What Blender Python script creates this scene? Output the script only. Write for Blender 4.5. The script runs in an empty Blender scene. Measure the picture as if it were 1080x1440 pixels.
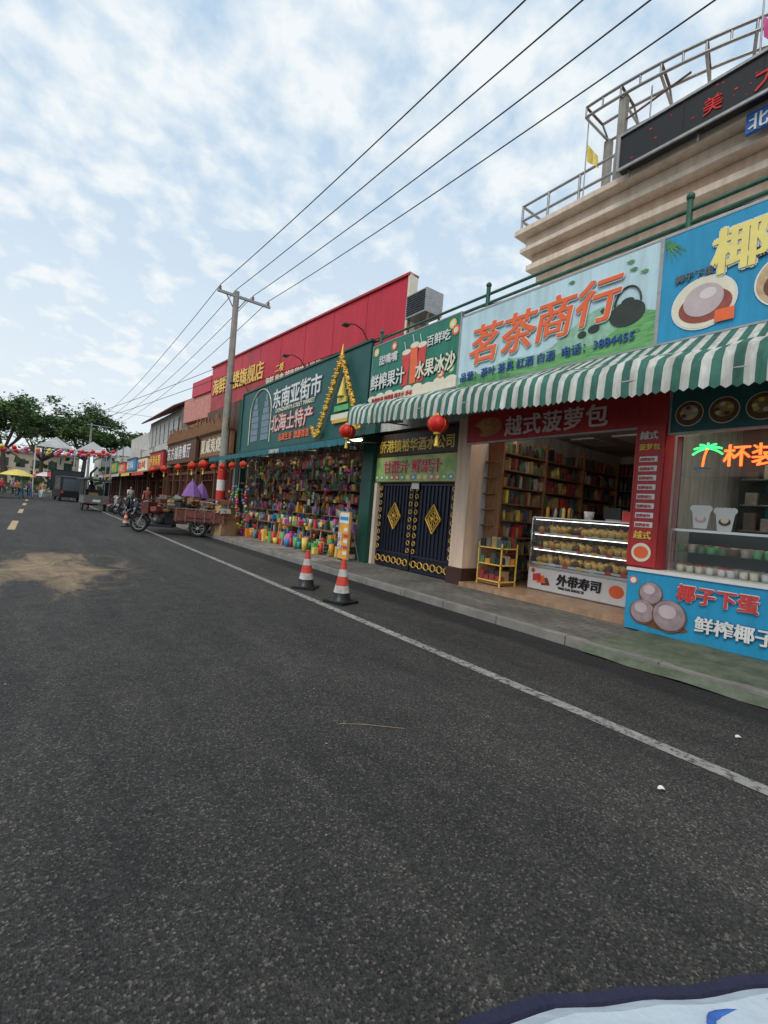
import bpy, bmesh, math, random
from mathutils import Vector, Matrix
random.seed(7)
R=random.random
def U(a,b): return a+(b-a)*R()
sc=bpy.context.scene
# ------------------------------------------------------------------ materials
MATS={}
def mat(name,col,rough=.6,var=.18,scale=5,bump=0.0,metal=0,emit=0,stretch=(1,1,1),spec=.4,trans=0,alpha=1,bscale=None,two=None,grime=0):
    if name in MATS: return MATS[name]
    m=bpy.data.materials.new(name); m.use_nodes=True; nt=m.node_tree; n=nt.nodes; b=n['Principled BSDF']
    c=(*col,1)
    tc=n.new('ShaderNodeTexCoord'); mp=n.new('ShaderNodeMapping'); mp.inputs['Scale'].default_value=stretch
    nt.links.new(tc.outputs['Object'],mp.inputs['Vector'])
    no=n.new('ShaderNodeTexNoise'); no.inputs['Scale'].default_value=scale; no.inputs['Detail'].default_value=6; no.inputs['Roughness'].default_value=.65
    nt.links.new(mp.outputs[0],no.inputs['Vector'])
    cr=n.new('ShaderNodeValToRGB'); cr.color_ramp.elements[0].position=.3; cr.color_ramp.elements[1].position=.7
    d=tuple(max(0,x*(1-var)) for x in col) if two is None else two
    l=tuple(min(1,x*(1+var*.6)) for x in col)
    cr.color_ramp.elements[0].color=(*d,1); cr.color_ramp.elements[1].color=(*l,1)
    nt.links.new(no.outputs['Fac'],cr.inputs['Fac'])
    src=cr.outputs['Color']
    if grime:
        mp2=n.new('ShaderNodeMapping'); mp2.inputs['Scale'].default_value=(5,5,.5); nt.links.new(tc.outputs['Object'],mp2.inputs[0])
        ng=n.new('ShaderNodeTexNoise'); ng.inputs['Scale'].default_value=1.6; ng.inputs['Detail'].default_value=7; ng.inputs['Roughness'].default_value=.7; nt.links.new(mp2.outputs[0],ng.inputs['Vector'])
        rg=n.new('ShaderNodeValToRGB'); rg.color_ramp.elements[0].position=.35; rg.color_ramp.elements[1].position=.62
        k=1-grime; rg.color_ramp.elements[0].color=(k,k*.97,k*.92,1); rg.color_ramp.elements[1].color=(1,1,1,1); nt.links.new(ng.outputs[0],rg.inputs[0])
        mg=n.new('ShaderNodeMix'); mg.data_type='RGBA'; mg.blend_type='MULTIPLY'; mg.inputs[0].default_value=1; nt.links.new(src,mg.inputs[6]); nt.links.new(rg.outputs[0],mg.inputs[7]); src=mg.outputs[2]
    nt.links.new(src,b.inputs['Base Color'])
    b.inputs['Roughness'].default_value=rough; b.inputs['Metallic'].default_value=metal
    b.inputs['Specular IOR Level'].default_value=spec
    if trans: b.inputs['Transmission Weight'].default_value=trans
    if alpha<1: b.inputs['Alpha'].default_value=alpha
    if emit:
        b.inputs['Emission Color'].default_value=c; b.inputs['Emission Strength'].default_value=emit
    if bump:
        n2=n.new('ShaderNodeTexNoise'); n2.inputs['Scale'].default_value=bscale or scale*6; n2.inputs['Detail'].default_value=4
        nt.links.new(mp.outputs[0],n2.inputs['Vector'])
        bp=n.new('ShaderNodeBump'); bp.inputs['Strength'].default_value=bump; bp.inputs['Distance'].default_value=.02
        nt.links.new(n2.outputs['Fac'],bp.inputs['Height']); nt.links.new(bp.outputs[0],b.inputs['Normal'])
    MATS[name]=m; return m
# ------------------------------------------------------------------ mesh builder
class MB:
    def __init__(s): s.v=[];s.f=[];s.m=[];s.s=[];s.mats=[]
    def mi(s,m):
        if m not in s.mats: s.mats.append(m)
        return s.mats.index(m)
    def add(s,vs,fs,m,sm=False,M=None):
        o=len(s.v); k=s.mi(m)
        for p in vs:
            p=Vector(p)
            if M is not None: p=M@p
            s.v.append(p)
        for f in fs: s.f.append([i+o for i in f]); s.m.append(k); s.s.append(sm)
    def box(s,x0,x1,y0,y1,z0,z1,m,M=None):
        vs=[(x,y,z) for x in (x0,x1) for y in (y0,y1) for z in (z0,z1)]
        s.add(vs,[(0,1,3,2),(4,6,7,5),(0,4,5,1),(2,3,7,6),(0,2,6,4),(1,5,7,3)],m,False,M)
    def quad(s,p,m,M=None): s.add(p,[tuple(range(len(p)))],m,False,M)
    def cyl(s,p0,p1,r0,m,r1=None,n=12,caps=True,M=None):
        r1=r0 if r1 is None else r1
        p0=Vector(p0);p1=Vector(p1);d=(p1-p0)
        if d.length<1e-6: return
        d.normalize(); a=d.orthogonal().normalized(); b=d.cross(a)
        vs=[];fs=[]
        for p,r in((p0,r0),(p1,r1)):
            for i in range(n):
                t=2*math.pi*i/n; vs.append(p+a*math.cos(t)*r+b*math.sin(t)*r)
        for i in range(n): fs.append((i,(i+1)%n,n+(i+1)%n,n+i))
        s.add(vs,fs,m,True,M)
        if caps:
            s.add(vs[:n],[tuple(range(n))[::-1]],m,False,M); s.add(vs[n:],[tuple(range(n))],m,False,M)
    def tube(s,pts,r,m,n=8,M=None):
        for a,b in zip(pts[:-1],pts[1:]): s.cyl(a,b,r,m,n=n,caps=True,M=M)
    def sph(s,c,r,m,n=12,k=8,M=None):
        if not hasattr(r,'__len__'): r=(r,r,r)
        vs=[];fs=[]
        for j in range(k+1):
            ph=math.pi*j/k
            for i in range(n):
                t=2*math.pi*i/n
                vs.append((c[0]+r[0]*math.sin(ph)*math.cos(t),c[1]+r[1]*math.sin(ph)*math.sin(t),c[2]+r[2]*math.cos(ph)))
        for j in range(k):
            for i in range(n): fs.append((j*n+i,(j+1)*n+i,(j+1)*n+(i+1)%n,j*n+(i+1)%n))
        s.add(vs,fs,m,True,M)
    def lathe(s,c,prof,m,n=16,M=None):
        vs=[];fs=[];k=len(prof)
        for r,z in prof:
            for i in range(n):
                t=2*math.pi*i/n; vs.append((c[0]+r*math.cos(t),c[1]+r*math.sin(t),c[2]+z))
        for j in range(k-1):
            for i in range(n): fs.append((j*n+i,j*n+(i+1)%n,(j+1)*n+(i+1)%n,(j+1)*n+i))
        s.add(vs,fs,m,True,M)
    def discx(s,x,y,z,ry,rz,m,n=24):
        s.add([(x,y+ry*math.cos(2*math.pi*i/n),z+rz*math.sin(2*math.pi*i/n)) for i in range(n)],[tuple(range(n))],m)
    def torus(s,c,Rr,r,m,axis='Y',n=20,k=8,M=None):
        vs=[];fs=[]
        for i in range(n):
            t=2*math.pi*i/n
            for j in range(k):
                q=2*math.pi*j/k; a=(Rr+r*math.cos(q))*math.cos(t); b=(Rr+r*math.cos(q))*math.sin(t); h=r*math.sin(q)
                vs.append((c[0]+a,c[1]+h,c[2]+b) if axis=='Y' else ((c[0]+h,c[1]+a,c[2]+b) if axis=='X' else (c[0]+a,c[1]+b,c[2]+h)))
        for i in range(n):
            for j in range(k): fs.append((i*k+j,i*k+(j+1)%k,((i+1)%n)*k+(j+1)%k,((i+1)%n)*k+j))
        s.add(vs,fs,m,True,M)
    def build(s,name,parent=None,loc=(0,0,0),rotz=0,bevel=0,scale=1):
        me=bpy.data.meshes.new(name); me.from_pydata([tuple(p) for p in s.v],[],s.f)
        for m in s.mats: me.materials.append(m)
        me.polygons.foreach_set('material_index',s.m); me.polygons.foreach_set('use_smooth',s.s); me.update()
        o=bpy.data.objects.new(name,me); sc.collection.objects.link(o)
        o.location=loc; o.rotation_euler=(0,0,rotz); o.scale=(scale,)*3
        if parent: o.parent=parent; o.matrix_parent_inverse=Matrix.Translation(-parent.location)
        if bevel:
            b=o.modifiers.new('b','BEVEL'); b.width=bevel; b.segments=2; b.limit_method='ANGLE'
        return o
def empty(name,loc=(0,0,0)):
    e=bpy.data.objects.new(name,None); e.location=loc; e.empty_display_size=.3; sc.collection.objects.link(e); return e
FX=Matrix(((0,0,-1),(-1,0,0),(0,1,0)))  # text x->-Y, y->+Z, normal->-X
def _text(s,x,y,z,size,m,parent,off=0,ext=.006,align='LEFT',shear=0,sx=1,M3=None,space=1):
    c=bpy.data.curves.new('lettering','FONT'); c.body=s; c.size=size; c.extrude=ext; c.offset=off*size; c.shear=shear
    c.align_x=align; c.space_character=space; c.resolution_u=2; c.materials.append(m)
    o=bpy.data.objects.new('lettering',c); sc.collection.objects.link(o)
    Mx=(M3 or FX).to_4x4()@Matrix.Diagonal((sx,1,1,1)); Mx.translation=(x,y,z)
    o.parent=parent; o.matrix_parent_inverse=Matrix.Translation(-parent.location); o.matrix_basis=Mx
    return o
def text(s,x,y,z,size,m,parent,off=0,**k):
    M3=k.get('M3') or FX; ax=M3@Vector((1,0,0)); nr=M3@Vector((0,0,1)); b=off*size
    sh=[(0,0)] if off<.004 else [(-b,-b*.6),(b,-b*.6),(-b,b*.6),(b,b*.6)]
    for i,(a,c) in enumerate(sh):
        p=Vector((x,y,z))+ax*a+Vector((0,0,c))+nr*(.0004*i); _text(s,p.x,p.y,p.z,size,m,parent,**k)
def otext(s,x,y,z,size,m,mo,parent,off=.015,oo=.05,**k):
    M3=k.get('M3') or FX; ax=M3@Vector((1,0,0)); nr=M3@Vector((0,0,1)); b=oo*size
    for i in range(8):
        a=i*math.pi/4; p=Vector((x,y,z))+ax*(b*math.cos(a))+Vector((0,0,b*math.sin(a)))+nr*(.0004*i-.004); _text(s,p.x,p.y,p.z,size,mo,parent,ext=.003,**k)
    text(s,x-.008,y,z,size,m,parent,off=off,ext=.006,**k)

# palette
white=mat('white_paint',(.72,.72,.70),.5,.12,3)
wallw=mat('plaster_white',(.6,.59,.56),.8,.2,2,.1,grime=.35)
beige=mat('beige_render',(.74,.56,.43),.75,.15,1.4,.1,stretch=(1,1,.35),grime=.2)
beige2=mat('beige_light',(.80,.67,.55),.7,.15,1.2,.08,stretch=(1,1,.35),grime=.2)
brown=mat('brown_stone',(.055,.025,.02),.4,.2)
wood=mat('dark_wood',(.12,.05,.025),.6,.4,4,.2,stretch=(6,6,.7))
wood2=mat('tan_wood',(.26,.13,.06),.6,.35,4,.2,stretch=(6,6,.7))
steel=mat('galvanised_steel',(.35,.35,.35),.45,.25,8,metal=.6)
rust=mat('rusty_steel',(.22,.13,.09),.8,.5,14,.2,two=(.08,.04,.025))
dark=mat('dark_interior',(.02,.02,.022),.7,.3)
black=mat('black_plastic',(.012,.012,.013),.4,.2)
red=mat('sign_red',(.48,.03,.035),.45,.15,1.5,grime=.2)
redb=mat('billboard_red',(.58,.012,.035),.45,.13,.8,grime=.2)
orange=mat('sign_orange',(.80,.14,.04),.45,.1)
yellow=mat('letter_yellow',(.85,.58,.10),.4,.1)
gold=mat('gold_leaf',(.75,.45,.08),.35,.25,20,.3,metal=.5)
teal=mat('sign_teal',(.012,.105,.10),.5,.2,1,grime=.25)
teald=mat('column_green',(.008,.075,.055),.45,.2,2,grime=.2)
tealb=mat('canopy_teal',(.015,.16,.20),.6,.25,2,.1,grime=.3)
greenr=mat('green_rail',(.03,.12,.08),.5,.4,10)
blue=mat('sign_blue',(.02,.30,.55),.45,.12,1.2,grime=.15)
blued=mat('letter_blue',(.02,.08,.30),.4,.1)
skyb=mat('print_sky',(.52,.72,.80),.45,.14,1.0,grime=.15)
leafp=mat('print_green',(.10,.28,.10),.45,.5,9,two=(.03,.13,.05))
leafp2=mat('print_green_far',(.28,.50,.36),.45,.3,7)
cream=mat('print_cream',(.75,.70,.55),.5,.1)
choc=mat('coconut_brown',(.16,.07,.035),.6,.4,18)
pinkg=mat('pudding_grey',(.52,.42,.43),.5,.15,5)
tile=mat('roof_tile',(.22,.075,.05),.7,.35,6)
glass=mat('shop_glass',(.25,.30,.30),.03,.02,1,alpha=.10,spec=.7)
led=mat('lit_tube',(1,.93,.80),.4,0,1,emit=12)
neonr=mat('neon_red',(1,.12,.02),.4,0,1,emit=3)
neong=mat('neon_green',(.05,1,.2),.4,0,1,emit=2.2)
rubber=mat('tyre_rubber',(.02,.02,.02),.85,.3,20)
chrome=mat('chrome',(.6,.6,.6),.25,.1,metal=.9)
cement=mat('concrete_pole',(.36,.34,.31),.85,.25,4,.2,grime=.3)
toy=[mat('toy_%d'%i,c,.45,.2,8) for i,c in enumerate([(.62,.05,.05),(.72,.28,.04),(.75,.60,.12),(.10,.42,.14),(.04,.25,.52),(.65,.12,.32),(.65,.65,.63),(.30,.16,.09),(.12,.45,.45),(.28,.12,.36),(.38,.26,.14),(.05,.05,.06)])]
mute=[mat('stock_%d'%i,c,.55,.3,14) for i,c in enumerate([(.25,.06,.045),(.35,.22,.10),(.10,.07,.05),(.42,.38,.32),(.06,.08,.06),(.03,.03,.035),(.18,.15,.12),(.28,.05,.05),(.45,.30,.12),(.09,.12,.16),(.12,.2,.12)])]
lantern_red=mat('lantern_red',(.65,.02,.015),.5,.2,6)
skin=mat('skin',(.45,.26,.18),.6,.1)
hair=mat('hair_black',(.012,.01,.01),.6,.2)

# ------------------------------------------------------------------ ground / road
def road_mat():
    m=bpy.data.materials.new('asphalt'); m.use_nodes=True; nt=m.node_tree; n=nt.nodes; L=nt.links; b=n['Principled BSDF']
    tc=n.new('ShaderNodeTexCoord')
    def noise(sc_,det=5,rg=.6,st=(1,1,1),dist=0):
        mp=n.new('ShaderNodeMapping'); mp.inputs['Scale'].default_value=st; L.new(tc.outputs['Object'],mp.inputs[0])
        t=n.new('ShaderNodeTexNoise'); t.inputs['Scale'].default_value=sc_; t.inputs['Detail'].default_value=det; t.inputs['Roughness'].default_value=rg; t.inputs['Distortion'].default_value=dist
        L.new(mp.outputs[0],t.inputs['Vector']); return t
    def ramp(src,p0,c0,p1,c1):
        r=n.new('ShaderNodeValToRGB'); e=r.color_ramp.elements; e[0].position=p0;e[0].color=(*c0,1);e[1].position=p1;e[1].color=(*c1,1); L.new(src,r.inputs[0]); return r
    def mix(a,bb,f,mode='MIX'):
        x=n.new('ShaderNodeMix'); x.data_type='RGBA'; x.blend_type=mode
        if isinstance(f,float): x.inputs[0].default_value=f
        else: L.new(f,x.inputs[0])
        L.new(a,x.inputs[6]); L.new(bb,x.inputs[7]); return x.outputs[2]
    big=ramp(noise(.4,6,.6,(1.6,.5,1),.8).outputs[0],.3,(.034,.033,.033),.72,(.066,.063,.061))
    vc=n.new('ShaderNodeTexVoronoi'); vc.inputs['Scale'].default_value=125; L.new(tc.outputs['Object'],vc.inputs['Vector'])
    sv=n.new('ShaderNodeSeparateColor'); L.new(vc.outputs['Color'],sv.inputs[0])
    fine=n.new('ShaderNodeValToRGB'); e=fine.color_ramp.elements; e[0].position=0; e[0].color=(.38,.38,.38,1); e[1].position=1; e[1].color=(3.2,3.0,2.7,1)
    x=e.new(.55); x.color=(.85,.85,.85,1); x=e.new(.88); x.color=(1.28,1.25,1.2,1)
    L.new(sv.outputs[0],fine.inputs[0])
    base=mix(big.outputs[0],fine.outputs[0],1.0,'MULTIPLY')
    med=ramp(noise(3.2,6,.7,(1,.45,1),1.2).outputs[0],.3,(.8,.8,.8),.7,(1.18,1.17,1.14))
    base=mix(base,med.outputs[0],1.0,'MULTIPLY')
    trk=ramp(noise(1.1,5,.65,(2.2,.12,1),.3).outputs[0],.35,(.86,.86,.86),.68,(1.18,1.17,1.14))
    base=mix(base,trk.outputs[0],1.0,'MULTIPLY')
    sx=n.new('ShaderNodeSeparateXYZ'); L.new(tc.outputs['Object'],sx.inputs[0])
    def mth(op,a,b_=None,c=None):
        q=n.new('ShaderNodeMath'); q.operation=op
        for i,v in enumerate((a,b_,c)):
            if v is None: continue
            if isinstance(v,(int,float)): q.inputs[i].default_value=v
            else: L.new(v,q.inputs[i])
        return q.outputs[0]
    dx=mth('DIVIDE',mth('SUBTRACT',sx.outputs[0],.35),1.35); dy=mth('DIVIDE',mth('SUBTRACT',sx.outputs[1],9.4),2.7)
    d=mth('ADD',mth('MULTIPLY',dx,dx),mth('MULTIPLY',dy,dy))
    sn=noise(1.5,9,.72,(1,.5,1),1.2)
    fac=mth('MULTIPLY',mth('SUBTRACT',mth('ADD',mth('MULTIPLY',mth('SUBTRACT',1.0,d),.55),mth('MULTIPLY',sn.outputs[0],3.0)),1.6),1.4)
    fac=mth('MULTIPLY',mth('MINIMUM',mth('MAXIMUM',fac,0.0),1.0),.8)
    fac=mth('MULTIPLY',fac,mth('MINIMUM',mth('MAXIMUM',mth('SUBTRACT',1.7,d),0.0),1.0))
    s=n.new('ShaderNodeRGB'); s.outputs[0].default_value=(.38,.27,.16,1)
    base=mix(base,s.outputs[0],fac)
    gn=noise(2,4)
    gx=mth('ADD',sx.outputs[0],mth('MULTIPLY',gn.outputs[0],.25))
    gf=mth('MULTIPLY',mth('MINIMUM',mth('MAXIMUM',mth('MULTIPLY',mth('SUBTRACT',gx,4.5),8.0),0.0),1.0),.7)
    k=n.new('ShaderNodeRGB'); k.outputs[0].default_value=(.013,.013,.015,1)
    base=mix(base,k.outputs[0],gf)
    L.new(base,b.inputs['Base Color'])
    rr=ramp(noise(6,4).outputs[0],.3,(.7,)*3,.7,(.92,)*3); L.new(rr.outputs[0],b.inputs['Roughness']); b.inputs['Specular IOR Level'].default_value=.3
    bp=n.new('ShaderNodeBump'); bp.inputs['Strength'].default_value=.7; bp.inputs['Distance'].default_value=.006
    L.new(vc.outputs['Distance'],bp.inputs['Height']); L.new(bp.outputs[0],b.inputs['Normal'])
    return m
asphalt=road_mat()
g=MB(); g.quad([(-600,-300,-.03),(600,-300,-.03),(600,900,-.03),(-600,900,-.03)],mat('ground_dust',(.12,.115,.105),.9,.3,.4)); g.build('ground')
g=MB(); g.quad([(-9,-30,0),(4.95,-30,0),(4.95,56,0),(-9,56,0)],asphalt); g.quad([(-60,56,0),(60,56,0),(60,72,0),(-60,72,0)],asphalt)
g.build('road')
def paint(name,col,thr=.38):
    m=mat(name,col,.75,.3,4); nt=m.node_tree;n=nt.nodes;b=n['Principled BSDF']
    tc=n.new('ShaderNodeTexCoord'); t=n.new('ShaderNodeTexNoise'); t.inputs['Scale'].default_value=14; t.inputs['Detail'].default_value=8; t.inputs['Roughness'].default_value=.75
    nt.links.new(tc.outputs['Object'],t.inputs['Vector']); r=n.new('ShaderNodeValToRGB'); r.color_ramp.elements[0].position=thr; r.color_ramp.elements[1].position=thr+.14
    nt.links.new(t.outputs[0],r.inputs[0]); nt.links.new(r.outputs[0],b.inputs['Alpha']); return m
pw=paint('worn_white_paint',(.30,.29,.27),.37); py=paint('worn_yellow_paint',(.50,.38,.22),.33)
g=MB()
g.quad([(3.22,-8,.004),(3.34,-8,.004),(3.44,45,.004),(3.32,45,.004)],pw); g.build('road_edge_line')
g=MB()
for i in range(4):
    y=17+i*9.5; g.quad([(-.56,y,.004),(-.38,y,.004),(-.38,y+4,.004),(-.56,y+4,.004)],py)
g.build('lane_marking')
def brickmat(name,c1,c2,mortar,sx,off=.5,rot=0):
    m=bpy.data.materials.new(name); m.use_nodes=True; nt=m.node_tree;n=nt.nodes;b=n['Principled BSDF']
    tc=n.new('ShaderNodeTexCoord'); mp=n.new('ShaderNodeMapping'); mp.inputs['Rotation'].default_value=(0,0,rot); nt.links.new(tc.outputs['Object'],mp.inputs[0])
    br=n.new('ShaderNodeTexBrick'); br.inputs['Scale'].default_value=sx; br.inputs['Color1'].default_value=(*c1,1); br.inputs['Color2'].default_value=(*c2,1); br.inputs['Mortar'].default_value=(*mortar,1)
    br.inputs['Mortar Size'].default_value=.015; nt.links.new(mp.outputs[0],br.inputs['Vector'])
    no=n.new('ShaderNodeTexNoise'); no.inputs['Scale'].default_value=1.3; no.inputs['Detail'].default_value=8; nt.links.new(tc.outputs['Object'],no.inputs['Vector'])
    r=n.new('ShaderNodeValToRGB'); r.color_ramp.elements[0].position=.3; r.color_ramp.elements[0].color=(.5,.5,.5,1); r.color_ramp.elements[1].position=.7; nt.links.new(no.outputs[0],r.inputs[0])
    mx=n.new('ShaderNodeMix'); mx.data_type='RGBA'; mx.blend_type='MULTIPLY'; mx.inputs[0].default_value=1; nt.links.new(br.outputs[0],mx.inputs[6]); nt.links.new(r.outputs[0],mx.inputs[7])
    nt.links.new(mx.outputs[2],b.inputs['Base Color']); b.inputs['Roughness'].default_value=.8
    bp=n.new('ShaderNodeBump'); bp.inputs['Strength'].default_value=.3; bp.inputs['Distance'].default_value=.01; nt.links.new(br.outputs['Fac'],bp.inputs['Height']); bp.invert=True; nt.links.new(bp.outputs[0],b.inputs['Normal'])
    return m
pav=brickmat('paving_grey',(.22,.21,.185),(.15,.14,.125),(.06,.058,.05),2.2,rot=1.57)
pav2=brickmat('paving_pale',(.46,.42,.38),(.18,.14,.12),(.09,.08,.07),3.0)
kerb=mat('kerb_stone',(.22,.21,.19),.85,.35,3,.2)
g=MB()
g.box(5.07,9,-12,9.6,-.02,.10,pav); g.box(5.07,9,9.6,21,-.02,.104,pav2); g.box(5.07,9,21,56,-.02,.10,pav)
y=-12
while y<56:
    g.box(4.95,5.066,y+.006,y+.994,-.02,.108,kerb); y+=1
g.build('pavement',bevel=.006)
g=MB(); carp=mat('carpet_green',(.13,.145,.105),.95,.5,5,.6,bscale=120,two=(.06,.085,.05))
n=18
for i in range(n):
    for j in range(12):
        a=-1.6+i*4.35/n; b=-1.6+(i+1)*4.35/n
        def zz(x,yy): return (.12 if x>5.0 else .012+.105*max(0,(x-4.86)/.14))+.008*math.sin(yy*7+x*3)
        x0=4.86+j*1.4/12; x1=4.86+(j+1)*1.4/12
        g.add([(x0,a,zz(x0,a)),(x1,a,zz(x1,a)),(x1,b,zz(x1,b)),(x0,b,zz(x0,b))],[(0,1,2,3)],carp,True)
g.build('carpet')

# ------------------------------------------------------------------ main shop building
SB=empty('shop_building',(6.6,2,0)); 
g=MB()
g.box(6.56,6.8,-6,9.65,3.25,5.35,wallw)
g.box(6.8,14,-6,9.65,5.2,5.35,wallw)
g.box(6.8,12,-6,9.65,3.25,3.35,wallw)
g.box(6.45,6.8,6.1,6.45,.10,3.25,beige); g.box(6.42,6.83,6.07,6.48,.101,.42,brown)
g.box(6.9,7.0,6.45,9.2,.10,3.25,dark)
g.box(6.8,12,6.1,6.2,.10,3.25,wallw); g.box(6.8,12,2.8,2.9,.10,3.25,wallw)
g.box(12,12.1,-6,9.65,.1,5.2,wallw)
g.box(6.4,12,2.9,6.1,.10,.18,mat('floor_tile_tan',(.42,.27,.17),.35,.2,2,grime=.3))
g.box(6.9,9.5,-5,2.8,.10,.13,wallw); g.box(9.5,9.6,-6,2.8,.1,3.25,mat('kiosk_back',(.12,.15,.15),.7,.2))
g.box(6.3,6.56,2.66,3.0,.1,3.2,red)
g.box(12.1,14,9.5,9.65,.1,5.2,wallw)
g.build('walls',SB)
g=MB()
g.box(8.4,14,-8,6.1,5.35,6.3,beige)
for (x,z0,z1,m) in [(7.95,6.3,6.5,beige),(7.75,6.5,6.62,beige2),(7.85,6.62,6.84,beige),(7.62,6.84,6.93,beige2),(7.72,6.93,7.16,beige2),(7.5,7.16,7.27,beige2)]:
    g.box(x,14,-8,6.38-(x-7.5)*.6,z0,z1,m)
for y in (5.0,3.0,1.0): 
    g.box(8.37,8.396,y-.5,y+.5,5.5,6.2,mat('window_dark',(.05,.07,.08),.15,.2)); g.box(8.35,8.41,y-.56,y-.5,5.45,6.25,white); g.box(8.35,8.41,y+.5,y+.56,5.45,6.25,white)
g.build('upper_storey',SB,bevel=.015)
g=MB()
for z in (7.5,7.8):
    g.cyl((7.62,4.3,z),(7.62,6.3,z),.025,steel,n=8); g.cyl((7.62,6.3,z),(13,6.3,z),.025,steel,n=8)
for y in (4.4,5.05,5.7,6.3): g.cyl((7.62,y,7.27),(7.62,y,7.82),.025,steel,n=8)
for x in (9,10.5,12): g.cyl((x,6.3,7.27),(x,6.3,7.82),.025,steel,n=8)
g.build('roof_railing',SB)
g=MB()
def arc(rad,z,n=30,cx=14.5,cy=4.95): return [(cx-rad*math.cos(math.radians(a)),cy-rad*math.sin(math.radians(a)),z) for a in [i*75/n for i in range(n+1)]]
CH=[arc(7.0,8.9),arc(7.0,8.72),arc(6.45,8.9),arc(6.2,8.72)]
for P in CH: g.tube(P,.028,steel,n=6)
for k in range(0,31):
    g.cyl(CH[0][k],CH[1][k],.018,steel,n=6); 
    if k%2==0:
        g.cyl(CH[0][k],CH[2][k],.022,rust,n=6); g.cyl(CH[1][k],CH[3][k],.022,steel,n=6); g.cyl(CH[2][k],CH[3][k],.018,steel,n=6)
for k in (0,8,16,24):
    p=CH[3][k]; g.box(p[0]-.05,p[0]+.07,p[1]-.06,p[1]+.06,7.27,8.72,cement)
g.box(7.55,7.66,4.25,4.37,7.27,8.7,cement); g.cyl((7.6,4.3,8.3),(7.9,3.4,8.7),.02,rust,n=6)
g.build('roof_truss',SB)
g=MB()
for z in (5.62,5.45): g.cyl((6.64,-6,z),(6.64,9.9,z),.028,greenr,n=8)
y=-4.1
while y<10:
    g.cyl((6.64,y,5.3),(6.64,y,5.75),.04,greenr,n=8); g.sph((6.64,y,5.8),.055,greenr,8,6); y+=3.42
g.tube([(6.7,9.6-i*.8,5.42-.05*math.sin(i*1.3)) for i in range(20)],.012,black,n=5)
g.build('terrace_railing',SB)
S=empty('led_display_board',(7.3,1,7.2)); g=MB()
g.box(7.3,7.45,-2.5,4.15,7.22,7.78,black); g.box(7.27,7.3,-2.5,4.17,7.2,7.24,steel); g.box(7.27,7.3,-2.5,4.17,7.76,7.80,steel)
g.box(7.27,7.3,4.13,4.17,7.24,7.76,steel)
for i in range(7): g.box(7.38,7.41,-2+i*1,-1.97+i*1,7.1,7.22,steel)
for i in range(1,5): g.box(7.296,7.3,4.15-i*.95-.006,4.15-i*.95+.006,7.24,7.76,dark)
ledr=mat('led_red_dim',(.45,.02,.02),.5,0,1,emit=.25)
for i in range(34):
    yy=U(.5,4.0); z=U(7.3,7.7); g.box(7.294,7.299,yy,yy+U(.01,.04),z,z+U(.01,.025),ledr)
g.build('cabinet',S)
text('大',7.29,2.35,7.32,.36,ledr,S); text('美',7.29,2.95,7.36,.26,ledr,S)
S=empty('name_board',(7.4,1,6.9)); g=MB(); g.box(7.44,7.5,-1.5,2.45,6.88,7.15,mat('name_board_blue',(.02,.13,.42),.4,.1)); g.build('panel',S); text('北海大食堂',7.435,2.42,6.91,.23,white,S,off=.02)

# ---------------- signs
def panel(name,x,y0,y1,z0,z1,m,frame=steel,t=.06):
    S=empty(name,(x,(y0+y1)/2,(z0+z1)/2)); g=MB(); g.box(x,x+t,y0,y1,z0,z1,m)
    f=.025
    for a in ((y0-f,y0,z0-f,z1+f),(y1,y1+f,z0-f,z1+f),(y0,y1,z1,z1+f),(y0,y1,z0-f,z0)): g.box(x-.006,x+t,a[0],a[1],a[2],a[3],frame)
    return S,g
def hills(g,x,y0,y1,z0,h,m,seed=0,n=28):
    rr=random.Random(seed)
    ph=[rr.uniform(0,6) for _ in range(3)]
    def H(t): return h*(.55+.3*math.sin(t*5+ph[0])+.15*math.sin(t*13+ph[1]))
    for i in range(n):
        a=y0+(y1-y0)*i/n; b=y0+(y1-y0)*(i+1)/n
        g.quad([(x,a,z0),(x,b,z0),(x,b,z0+H((i+1)/n)),(x,a,z0+H(i/n))],m)
S,g=panel('tea_shop_sign',6.45,2.98,6.60,3.85,5.24,skyb)
hills(g,6.446,2.98,6.6,3.85,.75,leafp2,1); hills(g,6.442,2.98,5.4,3.85,.5,mat('print_terrace',(.16,.38,.14),.45,.5,16,two=(.06,.22,.07),stretch=(1,.3,3)),4); hills(g,6.438,5.2,6.6,3.85,.22,leafp,6)
dk=mat('teapot_dark',(.03,.04,.03),.4,.3)
tx=6.434
g.discx(tx,3.36,4.38,.25,.18,dk); g.discx(tx-.002,3.36,4.55,.09,.05,dk); g.quad([(tx-.001,3.54,4.34),(tx-.001,3.76,4.52),(tx-.001,3.72,4.56),(tx-.001,3.50,4.44)],dk)
for i in range(14):
    a=math.pi*i/14;b=math.pi*(i+1)/14; g.cyl((tx,3.36+.18*math.cos(a),4.52+.24*math.sin(a)),(tx,3.36+.18*math.cos(b),4.52+.24*math.sin(b)),.013,dk,n=5)
g.discx(tx,3.84,4.29,.09,.06,dk); g.discx(tx,4.02,4.25,.07,.05,dk)
for (yy,z) in [(4.2,5.12),(3.3,5.10),(3.1,4.9),(3.15,4.1),(3.25,4.98)]:
    g.quad([(tx,yy,z),(tx,yy+.05,z+.03),(tx,yy+.13,z+.01),(tx,yy+.05,z-.03)],leafp)
g.build('panel',S)
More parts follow.
